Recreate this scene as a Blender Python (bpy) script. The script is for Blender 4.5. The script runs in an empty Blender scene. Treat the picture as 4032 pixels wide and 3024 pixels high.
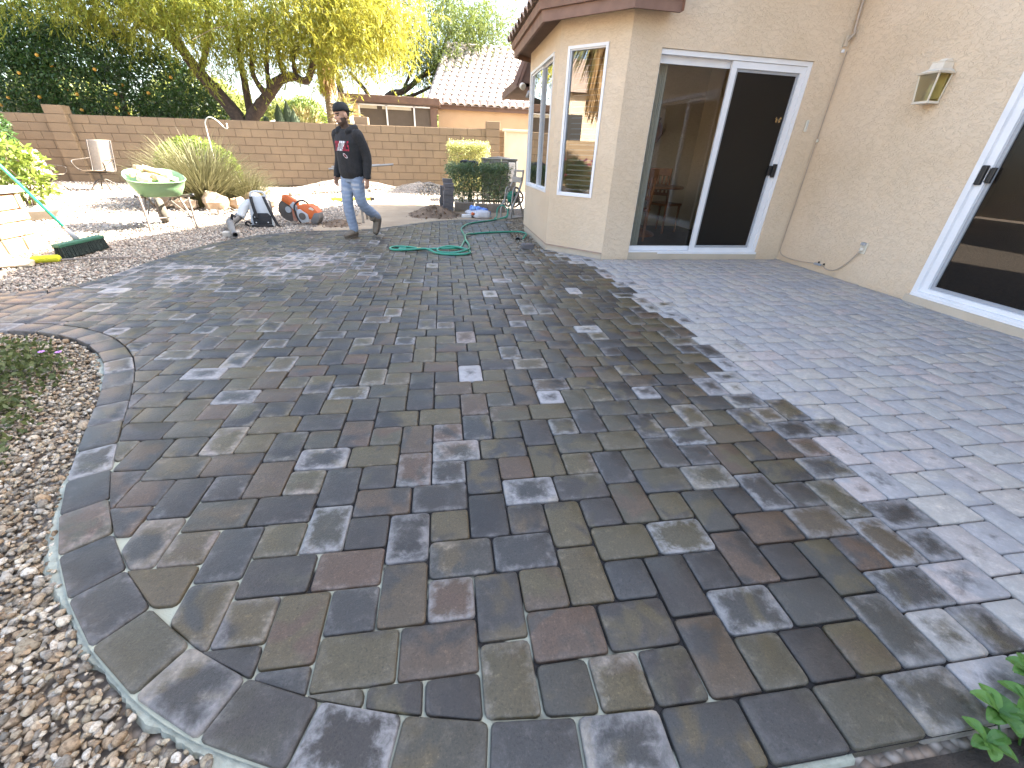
import bpy, bmesh, math, random
import numpy as np
from mathutils import Vector, Matrix
R = math.radians
random.seed(7); rng = np.random.default_rng(7)
sc = bpy.context.scene
C = sc.collection

# ------------------------------------------------------------------ camera
def cam_axes(p, r, y):
    f = Vector((math.sin(y)*math.cos(p), math.cos(y)*math.cos(p), -math.sin(p)))
    a = Vector((math.cos(y), -math.sin(y), 0)); u = a.cross(f)
    return math.cos(r)*a + math.sin(r)*u, -math.sin(r)*a + math.cos(r)*u, f
CA, CU, CF = cam_axes(0.505739, 0.041053, 0.166025)
CP = Vector((-0.0433, -1.9253, 1.1284))
cd = bpy.data.cameras.new('camera'); cam = bpy.data.objects.new('camera', cd); C.objects.link(cam)
cd.sensor_width = 36; cd.lens = 36*1628.585/4032; cd.clip_start = 0.05; cd.clip_end = 3000
cam.matrix_world = Matrix(((CA.x, CU.x, -CF.x, CP.x), (CA.y, CU.y, -CF.y, CP.y), (CA.z, CU.z, -CF.z, CP.z), (0, 0, 0, 1)))
sc.camera = cam
def project(P):                       # metres -> fractions of the 4032 px wide photograph, used to rank pavers by size
    d = Vector(P) - CP; z = max(d.dot(CF), .05)
    return 1628.6*d.dot(CA)/z, 1628.6*d.dot(CU)/z

# ------------------------------------------------------------------ light
SUN_EL, SUN_AZ = R(36), R(4)          # the sun stands over +x, a little towards +y, behind the house
world = bpy.data.worlds.new('World'); sc.world = world; world.use_nodes = True
wn = world.node_tree.nodes; wl = world.node_tree.links
sky = wn.new('ShaderNodeTexSky'); sky.sky_type = 'NISHITA'; sky.sun_disc = False
sky.sun_elevation = SUN_EL; sky.sun_rotation = math.pi/2 - SUN_AZ; sky.air_density = 1.0; sky.dust_density = 3.0; sky.ozone_density = 1.0
bg = wn['Background']; bg.inputs['Strength'].default_value = 0.10; hsn = wn.new('ShaderNodeHueSaturation'); hsn.inputs['Saturation'].default_value = .84   # the camera's white balance, even over the whole sky
wl.new(sky.outputs[0], hsn.inputs['Color']); wl.new(hsn.outputs[0], bg.inputs['Color'])
sl = bpy.data.lights.new('sun', 'SUN'); so = bpy.data.objects.new('sun', sl); C.objects.link(so)
sl.energy = 5.0; sl.angle = R(0.55); sl.color = (1.0, 0.93, 0.82)
SUNV = Vector((math.cos(SUN_EL)*math.cos(SUN_AZ), math.cos(SUN_EL)*math.sin(SUN_AZ), math.sin(SUN_EL)))
so.rotation_euler = SUNV.to_track_quat('Z', 'Y').to_euler(); so.location = (20, 0, 20)
vs = sc.view_settings; vs.view_transform = 'Standard'; vs.look = 'None'; vs.gamma = 1; vs.use_curve_mapping = False
vs.exposure = 3.2
sc.cycles.use_denoising = True; sc.cycles.max_bounces = 8; sc.cycles.transparent_max_bounces = 24
sc.cycles.caustics_reflective = False; sc.cycles.caustics_refractive = False; sc.cycles.sample_clamp_indirect = 6

# ------------------------------------------------------------------ materials
MATS = {}
def nmat(name):
    m = bpy.data.materials.new(name); m.use_nodes = True; MATS[name] = m
    nt = m.node_tree; return m, nt.nodes, nt.links, nt.nodes['Principled BSDF']
def mixc(nodes, links, fac, a, b, mode='MIX'):
    m = nodes.new('ShaderNodeMix'); m.data_type = 'RGBA'; m.blend_type = mode
    for sock, val in ((m.inputs[0], fac), (m.inputs[6], a), (m.inputs[7], b)):
        if hasattr(val, 'links') or hasattr(val, 'is_linked'): links.new(val, sock)
        elif isinstance(val, (int, float)): sock.default_value = val
        else: sock.default_value = (*val[:3], 1)
    return m.outputs[2]
def mathn(nodes, links, op, a, b=None, c=None, clamp=False):
    m = nodes.new('ShaderNodeMath'); m.operation = op; m.use_clamp = clamp
    for i, v in enumerate((a, b, c)):
        if v is None: continue
        if hasattr(v, 'is_linked'): links.new(v, m.inputs[i])
        else: m.inputs[i].default_value = v
    return m.outputs[0]
def ramp(nodes, links, fac, lo, hi):
    m = nodes.new('ShaderNodeMapRange'); m.interpolation_type = 'SMOOTHSTEP'
    links.new(fac, m.inputs[0]); m.inputs[1].default_value = lo; m.inputs[2].default_value = hi
    return m.outputs[0]
def coords(nodes, world=False):
    if world: return nodes.new('ShaderNodeNewGeometry').outputs['Position']
    return nodes.new('ShaderNodeTexCoord').outputs['Object']
def noise(nodes, links, co, scale, detail=4, rough=.55, dist=0.0):
    n = nodes.new('ShaderNodeTexNoise'); links.new(co, n.inputs['Vector'])
    n.inputs['Scale'].default_value = scale; n.inputs['Detail'].default_value = detail
    n.inputs['Roughness'].default_value = rough; n.inputs['Distortion'].default_value = dist
    return n.outputs[0]
def bump(nodes, links, h, strength, dist, nrm=None):
    b = nodes.new('ShaderNodeBump'); b.inputs['Strength'].default_value = strength; b.inputs['Distance'].default_value = dist
    links.new(h, b.inputs['Height'])
    if nrm is not None: links.new(nrm, b.inputs['Normal'])
    return b.outputs[0]
def M(name, col, rough=.7, var=.18, scale=6, col2=None, bmp=0, bscale=40, metal=0, spec=.5, attr=None, world=False):
    """plain painted / moulded / stony surface: base colour, uneven tone, fine relief"""
    m, n, l, p = nmat(name); co = coords(n, world)
    c2 = col2 or tuple(max(0, c*(1-var*2)) for c in col)
    f = ramp(n, l, noise(n, l, co, scale, 5), .3, .7)
    out = mixc(n, l, f, col, c2)
    if attr:
        a = n.new('ShaderNodeAttribute'); a.attribute_name = attr
        out = mixc(n, l, 1.0, out, a.outputs['Color'], 'MULTIPLY')
    l.new(out, p.inputs['Base Color']); p.inputs['Roughness'].default_value = rough; p.inputs['Metallic'].default_value = metal
    p.inputs['Specular IOR Level'].default_value = spec
    rr = mathn(n, l, 'MULTIPLY_ADD', noise(n, l, co, scale*5, 3), .25, rough-.125, True); l.new(rr, p.inputs['Roughness'])
    if bmp: l.new(bump(n, l, noise(n, l, co, bscale, 6, .65), bmp, .01), p.inputs['Normal'])
    return m
def leafmat(name, col, col2, trans=.45, rough=.45, tcol=None):
    m, n, l, p = nmat(name)
    a = n.new('ShaderNodeAttribute'); a.attribute_name = 'col'
    c = mixc(n, l, a.outputs['Fac'], col, col2)
    l.new(c, p.inputs['Base Color']); p.inputs['Roughness'].default_value = rough; p.inputs['Specular IOR Level'].default_value = .35
    t = n.new('ShaderNodeBsdfTranslucent')
    tc = mixc(n, l, .5, c, tcol or col2); l.new(tc, t.inputs[0])
    mx = n.new('ShaderNodeMixShader'); mx.inputs[0].default_value = trans
    l.new(p.outputs[0], mx.inputs[1]); l.new(t.outputs[0], mx.inputs[2]); l.new(mx.outputs[0], n['Material Output'].inputs[0])
    return m
def glassmat(name, tint, dark=0.0, rough=.0, base_refl=.05, k=1.7):
    """thin pane: clear part tinted, sky and yard mirrored by Fresnel; dark = share of an opaque woven screen / sun film"""
    m, n, l, p = nmat(name); n.remove(p)
    tr = n.new('ShaderNodeBsdfTransparent'); tr.inputs[0].default_value = (*tint, 1)
    gl = n.new('ShaderNodeBsdfGlossy'); gl.inputs['Roughness'].default_value = rough; gl.inputs[0].default_value = (1, 1, 1, 1)
    fr = n.new('ShaderNodeFresnel'); fr.inputs[0].default_value = 1.5
    f = mathn(n, l, 'MULTIPLY_ADD', fr.outputs[0], k, base_refl, True)
    body = tr.outputs[0]
    if dark > 0:
        df = n.new('ShaderNodeBsdfDiffuse'); df.inputs[0].default_value = (.009, .008, .007, 1)
        mm = n.new('ShaderNodeMixShader'); mm.inputs[0].default_value = dark
        l.new(tr.outputs[0], mm.inputs[1]); l.new(df.outputs[0], mm.inputs[2]); body = mm.outputs[0]
    mx = n.new('ShaderNodeMixShader'); l.new(f, mx.inputs[0]); l.new(body, mx.inputs[1]); l.new(gl.outputs[0], mx.inputs[2])
    l.new(mx.outputs[0], n['Material Output'].inputs[0]); return m

# ------------------------------------------------------------------ mesh helpers
class MB:
    """collects boxes, tubes, lofts; build() links them as ONE mesh object"""
    def __init__(s): s.v = []; s.f = []; s.m = []
    def add(s, v, f, mi=0):
        o = len(s.v); s.v += [tuple(p) for p in v]; s.f += [tuple(i+o for i in q) for q in f]; s.m += [mi]*len(f); return s
    def box(s, c, d, rot=None, mi=0, taper=1.0):
        x, y, z = d[0]/2, d[1]/2, d[2]/2; t = taper
        v = [(-x,-y,-z),(x,-y,-z),(x,y,-z),(-x,y,-z),(-x*t,-y*t,z),(x*t,-y*t,z),(x*t,y*t,z),(-x*t,y*t,z)]
        if rot is not None: v = [rot @ Vector(p) for p in v]
        v = [(p[0]+c[0], p[1]+c[1], p[2]+c[2]) for p in v]
        return s.add(v, [(0,3,2,1),(4,5,6,7),(0,1,5,4),(1,2,6,5),(2,3,7,6),(3,0,4,7)], mi)
    def rbox(s, c, d, b=.01, seg=2, rot=None, mi=0):
        bm = bmesh.new(); bmesh.ops.create_cube(bm, size=1)
        bmesh.ops.scale(bm, vec=d, verts=bm.verts); bmesh.ops.bevel(bm, geom=bm.edges[:], offset=b, segments=seg, profile=.6, affect='EDGES')
        bm.verts.index_update()
        v = [Vector(p.co) for p in bm.verts]
        if rot is not None: v = [rot @ p for p in v]
        f = [tuple(q.index for q in g.verts) for g in bm.faces]; bm.free()
        return s.add([p + Vector(c) for p in v], f, mi)
    def tube(s, pts, r, n=8, mi=0, cap=True):
        pts = [Vector(p) for p in pts]; rs = r if isinstance(r, (list, tuple)) else [r]*len(pts)
        t0 = (pts[1]-pts[0]).normalized(); a = t0.orthogonal().normalized(); v = []
        for i, p in enumerate(pts):
            t = (pts[min(i+1, len(pts)-1)] - pts[max(i-1, 0)]).normalized()
            a = (a - t*a.dot(t)); a = a.normalized() if a.length > 1e-6 else t.orthogonal().normalized(); b = t.cross(a)
            v += [p + rs[i]*(math.cos(2*math.pi*k/n)*a + math.sin(2*math.pi*k/n)*b) for k in range(n)]
        f = [(i*n+k, i*n+(k+1) % n, (i+1)*n+(k+1) % n, (i+1)*n+k) for i in range(len(pts)-1) for k in range(n)]
        if cap: f += [tuple(range(n-1, -1, -1)), tuple((len(pts)-1)*n+k for k in range(n))]
        return s.add(v, f, mi)
    def loft(s, rings, mi=0, cap=True):
        n = len(rings[0]); v = [p for r in rings for p in r]
        f = [(i*n+k, i*n+(k+1) % n, (i+1)*n+(k+1) % n, (i+1)*n+k) for i in range(len(rings)-1) for k in range(n)]
        if cap: f += [tuple(range(n-1, -1, -1)), tuple((len(rings)-1)*n+k for k in range(n))]
        return s.add(v, f, mi)
    def lathe(s, prof, c=(0,0,0), n=16, rot=None, mi=0, cap=True):
        rings = []
        for r, z in prof:
            ring = [Vector((r*math.cos(2*math.pi*k/n), r*math.sin(2*math.pi*k/n), z)) for k in range(n)]
            rings.append([(rot @ p if rot is not None else p) + Vector(c) for p in ring])
        return s.loft(rings, mi, cap)
    def prism(s, poly, z0, z1, mi=0):
        return s.loft([[(x, y, z0) for x, y in poly], [(x, y, z1) for x, y in poly]], mi)
    def quad(s, a, b, c, d, mi=0): return s.add([a, b, c, d], [(0,1,2,3)], mi)
    def sphere(s, c, r, n=10, m=6, sc=(1,1,1), mi=0):
        prof = [(max(.001, math.sin(math.pi*i/m))*r, -math.cos(math.pi*i/m)*r) for i in range(m+1)]
        o = len(s.v); s.lathe(prof, (0,0,0), n, None, mi)
        s.v[o:] = [(p[0]*sc[0]+c[0], p[1]*sc[1]+c[1], p[2]*sc[2]+c[2]) for p in s.v[o:]]; return s
    def build(s, name, mat, parent=None, smooth=False, world=False, angle=None):
        me = bpy.data.meshes.new(name); v = s.v
        if world and parent is not None:
            L = root_loc(parent); v = [(p[0]-L[0], p[1]-L[1], p[2]-L[2]) for p in v]
        me.from_pydata(v, [], s.f)
        for mm in (mat if isinstance(mat, (list, tuple)) else [mat]): me.materials.append(MATS[mm] if isinstance(mm, str) else mm)
        if isinstance(mat, (list, tuple)): me.polygons.foreach_set('material_index', s.m)
        if smooth: me.polygons.foreach_set('use_smooth', [True]*len(s.f))
        if smooth and angle: me.set_sharp_from_angle(angle=R(angle))
        me.update(); return link(name, me, parent)
def strip(pts, half):
    mb = MB(); V = []
    for p in pts: V += [Vector(p)-Vector(half), Vector(p)+Vector(half)]
    return mb.add(V, [(2*i, 2*i+1, 2*i+3, 2*i+2) for i in range(len(pts)-1)])
def root_loc(o):
    while o.parent: o = o.parent
    return o.location
def link(name, me, parent=None):
    o = bpy.data.objects.new(name, me); C.objects.link(o)
    if parent is not None: o.parent = parent
    return o
def thing(name, label, cat, loc=(0,0,0), rotz=0, group=None):
    o = bpy.data.objects.new(name, None); C.objects.link(o); o.empty_display_size = .1
    o.location = loc; o.rotation_euler = (0, 0, rotz); return tag(o, label, cat, group)
def tag(o, label=None, cat=None, group=None, kind=None):
    if label: o['label'] = label
    if cat: o['category'] = cat
    if group: o['group'] = group
    if kind: o['kind'] = kind
    return o
def nmesh(name, V, F, mat, parent=None, col=None, smooth=False, loops=None):
    """numpy mesh: V (n,3), F (m,k) with k equal for all faces; col per-vertex grey or rgb attribute"""
    V = np.asarray(V, np.float32); F = np.asarray(F, np.int32); k = F.shape[1]
    me = bpy.data.meshes.new(name); me.vertices.add(len(V)); me.vertices.foreach_set('co', V.ravel())
    me.loops.add(F.size); me.loops.foreach_set('vertex_index', F.ravel()); me.polygons.add(len(F))
    me.polygons.foreach_set('loop_start', np.arange(0, F.size, k, dtype=np.int32))
    if smooth: me.polygons.foreach_set('use_smooth', np.ones(len(F), bool))
    if col is not None:
        col = np.asarray(col, np.float32)
        if col.ndim == 1: col = np.repeat(col[:, None], 3, 1)
        a = me.attributes.new('col', 'FLOAT_COLOR', 'POINT'); a.data.foreach_set('color', np.c_[col, np.ones(len(col))].astype(np.float32).ravel())
    me.materials.append(MATS[mat]); me.update(calc_edges=True); me.validate()
    return link(name, me, parent)
def catmull(pts, k=6, closed=False):
    P = [Vector(p) for p in pts]; n = len(P); out = []
    for i in range(n if closed else n-1):
        g = lambda j: P[j % n] if closed else P[min(max(j, 0), n-1)]
        a, b, c, d = g(i-1), g(i), g(i+1), g(i+2)
        for q in range(k):
            t = q/k; out.append(.5*((2*b) + (c-a)*t + (2*a-5*b+4*c-d)*t*t + (3*b-a-3*c+d)*t**3))
    if not closed: out.append(P[-1])
    return out
def resample(pts, step):
    P = [Vector(p) for p in pts]; L = [0]
    for a, b in zip(P, P[1:]): L.append(L[-1] + (b-a).length)
    n = max(1, round(L[-1]/step)); out = []; j = 0
    for i in range(n+1):
        s = L[-1]*i/n
        while j < len(L)-2 and L[j+1] < s: j += 1
        t = (s-L[j])/max(1e-9, L[j+1]-L[j]); out.append(P[j].lerp(P[j+1], min(1, t)))
    return out
def inside(poly, x, y):
    r = False; n = len(poly); j = n-1
    for i in range(n):
        xi, yi = poly[i][0], poly[i][1]; xj, yj = poly[j][0], poly[j][1]
        if (yi > y) != (yj > y) and x < (xj-xi)*(y-yi)/(yj-yi)+xi: r = not r
        j = i
    return r
def inside_np(poly, X, Y):
    r = np.zeros(len(X), bool); n = len(poly); j = n-1
    for i in range(n):
        xi, yi = poly[i][0], poly[i][1]; xj, yj = poly[j][0], poly[j][1]
        c = ((yi > Y) != (yj > Y)) & (X < (xj-xi)*(Y-yi)/((yj-yi) or 1e-9)+xi); r ^= c; j = i
    return r
def dist_poly(poly, X, Y, closed=False):
    d = np.full(len(X), 1e9); P = [(p[0], p[1]) for p in poly]; n = len(P)
    for i in range(n if closed else n-1):
        a, b = P[i], P[(i+1) % n]; ex, ey = b[0]-a[0], b[1]-a[1]; L = ex*ex+ey*ey or 1e-9
        t = np.clip(((X-a[0])*ex+(Y-a[1])*ey)/L, 0, 1); d = np.minimum(d, np.hypot(X-a[0]-t*ex, Y-a[1]-t*ey))
    return d
# ================================================================== setting: ground, patio, gravel
U = 0.137
def paver_material():
    m, n, l, p = nmat('paver')
    co = coords(n, True)
    pc = n.new('ShaderNodeAttribute'); pc.attribute_name = 'pc'
    sp = n.new('ShaderNodeSeparateColor'); l.new(pc.outputs['Color'], sp.inputs[0]); hue, dry, r2 = sp.outputs[0], sp.outputs[1], sp.outputs[2]
    white = pc.outputs['Alpha']
    uv = n.new('ShaderNodeAttribute'); uv.attribute_name = 'puv'
    su = n.new('ShaderNodeSeparateXYZ'); l.new(uv.outputs['Vector'], su.inputs[0])
    e = mathn(n, l, 'MAXIMUM', mathn(n, l, 'ABSOLUTE', su.outputs[0]), mathn(n, l, 'ABSOLUTE', su.outputs[1]))
    off = n.new('ShaderNodeVectorMath'); off.operation = 'SCALE'; off.inputs[0].default_value = (7.3, 3.1, 11.7); l.new(r2, off.inputs['Scale'])
    co2 = n.new('ShaderNodeVectorMath'); l.new(co, co2.inputs[0]); l.new(off.outputs[0], co2.inputs[1]); co2 = co2.outputs[0]
    n1 = noise(n, l, co2, 7, 3, .5, .6); n2 = noise(n, l, co2, 30, 6, .68, .3); n3 = noise(n, l, co2, 170, 5, .85)
    def hramp(f):
        r = n.new('ShaderNodeValToRGB'); l.new(f, r.inputs[0]); el = r.color_ramp.elements
        st = [(0, (.021, .0185, .0165)), (.2, (.037, .0305, .025)), (.38, (.036, .0345, .032)), (.55, (.062, .052, .029)), (.72, (.078, .060, .028)), (.9, (.068, .048, .029)), (1, (.080, .048, .030))]
        el[0].position = 0; el[0].color = (*st[0][1], 1); el[1].position = 1; el[1].color = (*st[-1][1], 1)
        for pos, c in st[1:-1]:
            x = el.new(pos); x.color = (*c, 1)
        return r.outputs[0]
    h2 = mathn(n, l, 'FRACT', mathn(n, l, 'MULTIPLY_ADD', r2, .55, mathn(n, l, 'MULTIPLY', hue, .9)))
    base = mixc(n, l, ramp(n, l, n1, .47, .62), hramp(hue), hramp(h2))
    base = mixc(n, l, ramp(n, l, n2, .52, .78), base, mixc(n, l, 1.0, base, (1.7, 1.65, 1.6), 'MULTIPLY'))
    base = mixc(n, l, ramp(n, l, n3, .52, .66), base, mixc(n, l, 1.0, base, (.38, .38, .40), 'MULTIPLY')); base = mixc(n, l, ramp(n, l, n3, .44, .34), base, mixc(n, l, 1.0, base, (1.9, 1.85, 1.8), 'MULTIPLY'))
    g = n.new('ShaderNodeRGBToBW'); l.new(base, g.inputs[0])
    dryc = mixc(n, l, .76, mixc(n, l, 1.0, base, (5.6, 5.4, 5.4), 'MULTIPLY'), (.325, .315, .312))
    dryc = mixc(n, l, ramp(n, l, n2, .4, .7), dryc, mixc(n, l, 1.0, dryc, (1.22, 1.2, 1.2), 'MULTIPLY'))
    # drying starts at the rim and eats inwards
    edge = mathn(n, l, 'MULTIPLY', mathn(n, l, 'SUBTRACT', e, .62), .55)
    t = mathn(n, l, 'ADD', mathn(n, l, 'ADD', dry, edge), mathn(n, l, 'MULTIPLY', mathn(n, l, 'SUBTRACT', n2, .5), .8))
    t = mathn(n, l, 'ADD', t, mathn(n, l, 'MULTIPLY', mathn(n, l, 'SUBTRACT', n1, .5), .6))
    mask = ramp(n, l, t, .28, .78)
    haze = mathn(n, l, 'MULTIPLY', mask, mathn(n, l, 'MULTIPLY_ADD', ramp(n, l, dry, .30, .85), .58, .42))
    col = mixc(n, l, haze, base, dryc)
    wm = mathn(n, l, 'MULTIPLY', white, ramp(n, l, mathn(n, l, 'ADD', e, mathn(n, l, 'MULTIPLY', mathn(n, l, 'SUBTRACT', n2, .5), 1.5)), .5, 1.1), None, True)
    col = mixc(n, l, wm, col, (.31, .30, .295))
    l.new(col, p.inputs['Base Color'])
    l.new(mathn(n, l, 'MULTIPLY_ADD', mask, .42, .38), p.inputs['Roughness']); p.inputs['Specular IOR Level'].default_value = .5
    h = mathn(n, l, 'ADD', mathn(n, l, 'MULTIPLY', n3, .5), n2)
    l.new(bump(n, l, h, .8, .004), p.inputs['Normal'])
paver_material()
def bed_material():
    m, n, l, p = nmat('joint_sand'); co = coords(n, True)
    s = n.new('ShaderNodeSeparateXYZ'); l.new(co, s.inputs[0])
    g = mathn(n, l, 'ADD', mathn(n, l, 'MULTIPLY', s.outputs[0], -.55), mathn(n, l, 'MULTIPLY', s.outputs[1], -.85))
    nz = noise(n, l, co, 6, 3)
    f = ramp(n, l, mathn(n, l, 'ADD', g, mathn(n, l, 'MULTIPLY', mathn(n, l, 'SUBTRACT', nz, .5), 1.3)), 1.02, 1.14)
    c = mixc(n, l, f, (.018, .016, .015), (.38, .385, .30)); l.new(c, p.inputs['Base Color']); p.inputs['Roughness'].default_value = .95
    l.new(bump(n, l, noise(n, l, co, 300, 3), .6, .004), p.inputs['Normal'])
bed_material()
def ground_material():
    m, n, l, p = nmat('gravel_ground'); co = coords(n, True)
    v = n.new('ShaderNodeTexVoronoi'); v.inputs['Scale'].default_value = 34; l.new(co, v.inputs['Vector'])
    hv = n.new('ShaderNodeHueSaturation'); hv.inputs['Color'].default_value = (.36, .31, .26, 1)
    sx = n.new('ShaderNodeSeparateColor'); l.new(v.outputs['Color'], sx.inputs[0])
    c = mixc(n, l, sx.outputs[0], (.34, .29, .25), (.58, .53, .47)); c = mixc(n, l, ramp(n, l, sx.outputs[1], .6, .9), c, (.46, .36, .28))
    c = mixc(n, l, ramp(n, l, v.outputs['Distance'], .25, .7), c, (.22, .19, .16))
    c = mixc(n, l, ramp(n, l, noise(n, l, co, .35, 3), .35, .7), c, mixc(n, l, 1.0, c, (.75, .72, .68), 'MULTIPLY'))
    l.new(c, p.inputs['Base Color']); p.inputs['Roughness'].default_value = .9
    inv = mathn(n, l, 'SUBTRACT', 1.0, v.outputs['Distance']); l.new(bump(n, l, inv, 1.0, .02), p.inputs['Normal'])
ground_material()
def stone_material():
    m, n, l, p = nmat('gravel_stone'); co = coords(n, True)
    a = n.new('ShaderNodeAttribute'); a.attribute_name = 'col'
    c = mixc(n, l, ramp(n, l, noise(n, l, co, 120, 4, .7), .4, .66), a.outputs['Color'], mixc(n, l, 1.0, a.outputs['Color'], (.55, .5, .46), 'MULTIPLY'))
    l.new(c, p.inputs['Base Color']); p.inputs['Roughness'].default_value = .78
    l.new(bump(n, l, noise(n, l, co, 160, 4, .7), .5, .004), p.inputs['Normal'])
stone_material()
M('mortar', (.42, .43, .35), .95, .1, 30, (.30, .31, .25), .6, 120, world=True)
M('sand', (.40, .31, .21), .95, .1, 1.6, (.30, .225, .15), .8, 90, world=True)
M('dirt', (.21, .145, .095), .95, .2, 9, (.12, .08, .05), 1.0, 45, world=True)
M('soil', (.055, .042, .032), .95, .2, 14, (.03, .023, .018), 1.0, 60, world=True)

ground = MB().quad((-400,-400,-.055), (400,-400,-.055), (400,400,-.055), (-400,400,-.055)).build('ground', 'gravel_ground'); tag(ground, kind='structure')

# patio outline: inner edge of the border course (front left curve, front row), outer edge along the back
IN = [(-4.9,1.21),(-3.4,1.225),(-3.07,1.22),(-2.86,1.20),(-2.61,1.15),(-2.42,1.06),(-2.26,.96),(-2.10,.82),(-1.98,.69),(-1.86,.53),(-1.77,.37),(-1.68,.20),(-1.6,.03),(-1.52,-.15),(-1.44,-.32),(-1.345,-.51),(-1.25,-.67),(-1.16,-.80),(-1.06,-.92),(-.93,-1.055),(-.79,-1.17),(-.64,-1.27),(-.47,-1.35),(-.29,-1.41),(-.12,-1.45),(.06,-1.48),(.44,-1.503),(1.2,-1.507),(4.6,-1.507)]
BK = [(-4.9,1.93),(-3.9,1.93),(-3.65,1.94),(-3.42,2.02),(-3.25,2.2),(-3.17,2.5),(-3.17,2.9),(-3.13,3.4),(-3.0,4.05),(-2.8,4.5),(-2.59,4.8),(-2.29,5.05),(-1.9,5.18),(-1.53,5.27),(-1.16,5.46),(-.85,5.78),(-.5,6.17),(-.2,6.42),(.14,6.6),(.5,6.68),(.85,6.69),(1.24,6.55)]
BW = .132
def offset(pl, d):
    out = []
    for i, p in enumerate(pl):
        a, b = pl[max(i-1, 0)], pl[min(i+1, len(pl)-1)]; t = Vector((b[0]-a[0], b[1]-a[1])).normalized()
        out.append((p[0]-t.y*d, p[1]+t.x*d))
    return out
INs = [(p.x, p.y) for p in catmull([(x, y, 0) for x, y in IN], 4)]
BKs = [(p.x, p.y) for p in catmull([(x, y, 0) for x, y in BK], 4)]
OUTs = offset(INs, -BW); BKin = offset(BKs, -BW)
STRIP = [(1.12,6.5),(1.03,5.5),(.975,4.7),(.985,4.05),(1.02,3.86),(1.12,3.74),(1.30,3.82)]
field = INs + [(4.47,-1.507),(4.47,3.30),(1.93,3.24),(1.37,3.79)] + STRIP[::-1] + BKin[::-1]
whole = OUTs + [(4.6,-1.66),(4.47,3.32),(1.93,3.25),(1.33,3.84)] + STRIP[::-1] + BKs[::-1]
def fan(poly, z, name, mat, parent=None):
    from mathutils.geometry import delaunay_2d_cdt
    P = []
    for p in poly:
        if not P or math.hypot(p[0]-P[-1][0], p[1]-P[-1][1]) > 1e-4: P.append(p)
    r = delaunay_2d_cdt([Vector(p) for p in P], [], [list(range(len(P)))], 1, 1e-6)
    V, F = r[0], [list(f) for f in r[2]]
    F = [f if (V[f[1]]-V[f[0]]).cross(V[f[2]]-V[f[0]]) > 0 else f[::-1] for f in F]
    me = bpy.data.meshes.new(name); me.from_pydata([(v.x, v.y, z) for v in V], [], F); me.materials.append(MATS[mat]); return link(name, me, parent)
patio = fan(whole, -.012, 'patio', 'joint_sand'); tag(patio, kind='structure')

# ---- pavers
DB = [(3.9,1.2),(3.57,1.36),(2.88,1.6),(2.17,1.68),(1.54,1.68),(.8,1.74),(.21,1.66),(-.01,1.5),(-.23,1.58),(-.49,1.55),(-.68,1.58),(-.83,1.42),(-.98,1.5),(-1.17,1.47),(-1.29,1.48),(-1.52,1.2),(-1.7,1.12)]
def dry_edge(y):
    for (a, xa), (b, xb) in zip(DB, DB[1:]):
        if a >= y >= b: return xa + (xb-xa)*(a-y)/(a-b)
    return DB[0][1] if y > DB[0][0] else DB[-1][1]
BRIGHT = [(.07,.24,.95),(-.6,.73,.5),(.49,-.05,.9),(.41,.31,.5),(-.08,1.0,.55),(.08,.81,.6),(.35,1.79,.8),(1.0,.91,.8),(.97,-.1,.7),(1.18,1.92,.9),(-1.13,.12,.6),(-.46,.31,.45),(-.57,-.51,.6),(-1.34,.53,.6),(.2,-.74,.65),(-.08,-.49,.6),(-.3,-1.0,.55),(-.2,-.86,.5)]
prng = random.Random(5)
def paver_attr(x, y, border=False):
    d = x - dry_edge(y)
    dry = min(1, max(0, .5 + d*1.9 + prng.gauss(0, .16)))
    if d > .5: dry = 1.0
    if d < -.45: dry = max(0, prng.gauss(.17, .12))
    # a half-dried patch on the far left, and glare put into the colour of the left tongue pavers
    q = math.hypot((x+1.65)/1.15, (y-3.15)/1.0)
    if q < 1.1: dry = max(dry, min(.62, (1.15-q)*.62 + prng.gauss(.05, .13)))
    if x < -2.2 and y < 3: dry = max(dry, prng.gauss(.30, .2))
    if d < -.4 and prng.random() < .04: dry = max(dry, prng.uniform(.4, .65))
    w = prng.uniform(.3, .8) if prng.random() < (.06 if d < 0 else .03) else prng.uniform(0, .10)
    if d > .6: w = 0
    for bx, by, bv in BRIGHT:
        if abs(x-bx) < .075 and abs(y-by) < .075: dry = bv*.85; w = max(w, .2)
    hue = prng.random()
    if border: hue *= .55
    return hue, max(0, min(1, dry)), prng.random(), w
def clip_half(poly, p, nrm):
    out = []
    for i in range(len(poly)):
        a, b = poly[i], poly[(i+1) % len(poly)]; da = (a[0]-p[0])*nrm[0]+(a[1]-p[1])*nrm[1]; db = (b[0]-p[0])*nrm[0]+(b[1]-p[1])*nrm[1]
        if da >= 0: out.append(a)
        if (da < 0) != (db < 0): t = da/(da-db); out.append((a[0]+(b[0]-a[0])*t, a[1]+(b[1]-a[1])*t))
    return out
def area(P): return .5*sum(P[i][0]*P[(i+1) % len(P)][1]-P[(i+1) % len(P)][0]*P[i][1] for i in range(len(P)))
def round_poly(P, r):
    out = []
    n = len(P)
    for i in range(n):
        p, a, b = Vector(P[i]), Vector(P[i-1]), Vector(P[(i+1) % n]); da, db = (a-p), (b-p); q = min(r, da.length*.4, db.length*.4)
        if q < .002: out.append(tuple(p)); continue
        A = p + da.normalized()*q; B = p + db.normalized()*q; mid = (A+B)/2; mid = mid.lerp(p, .38)
        out += [tuple(A), tuple(mid), tuple(B)]
    return out
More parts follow.
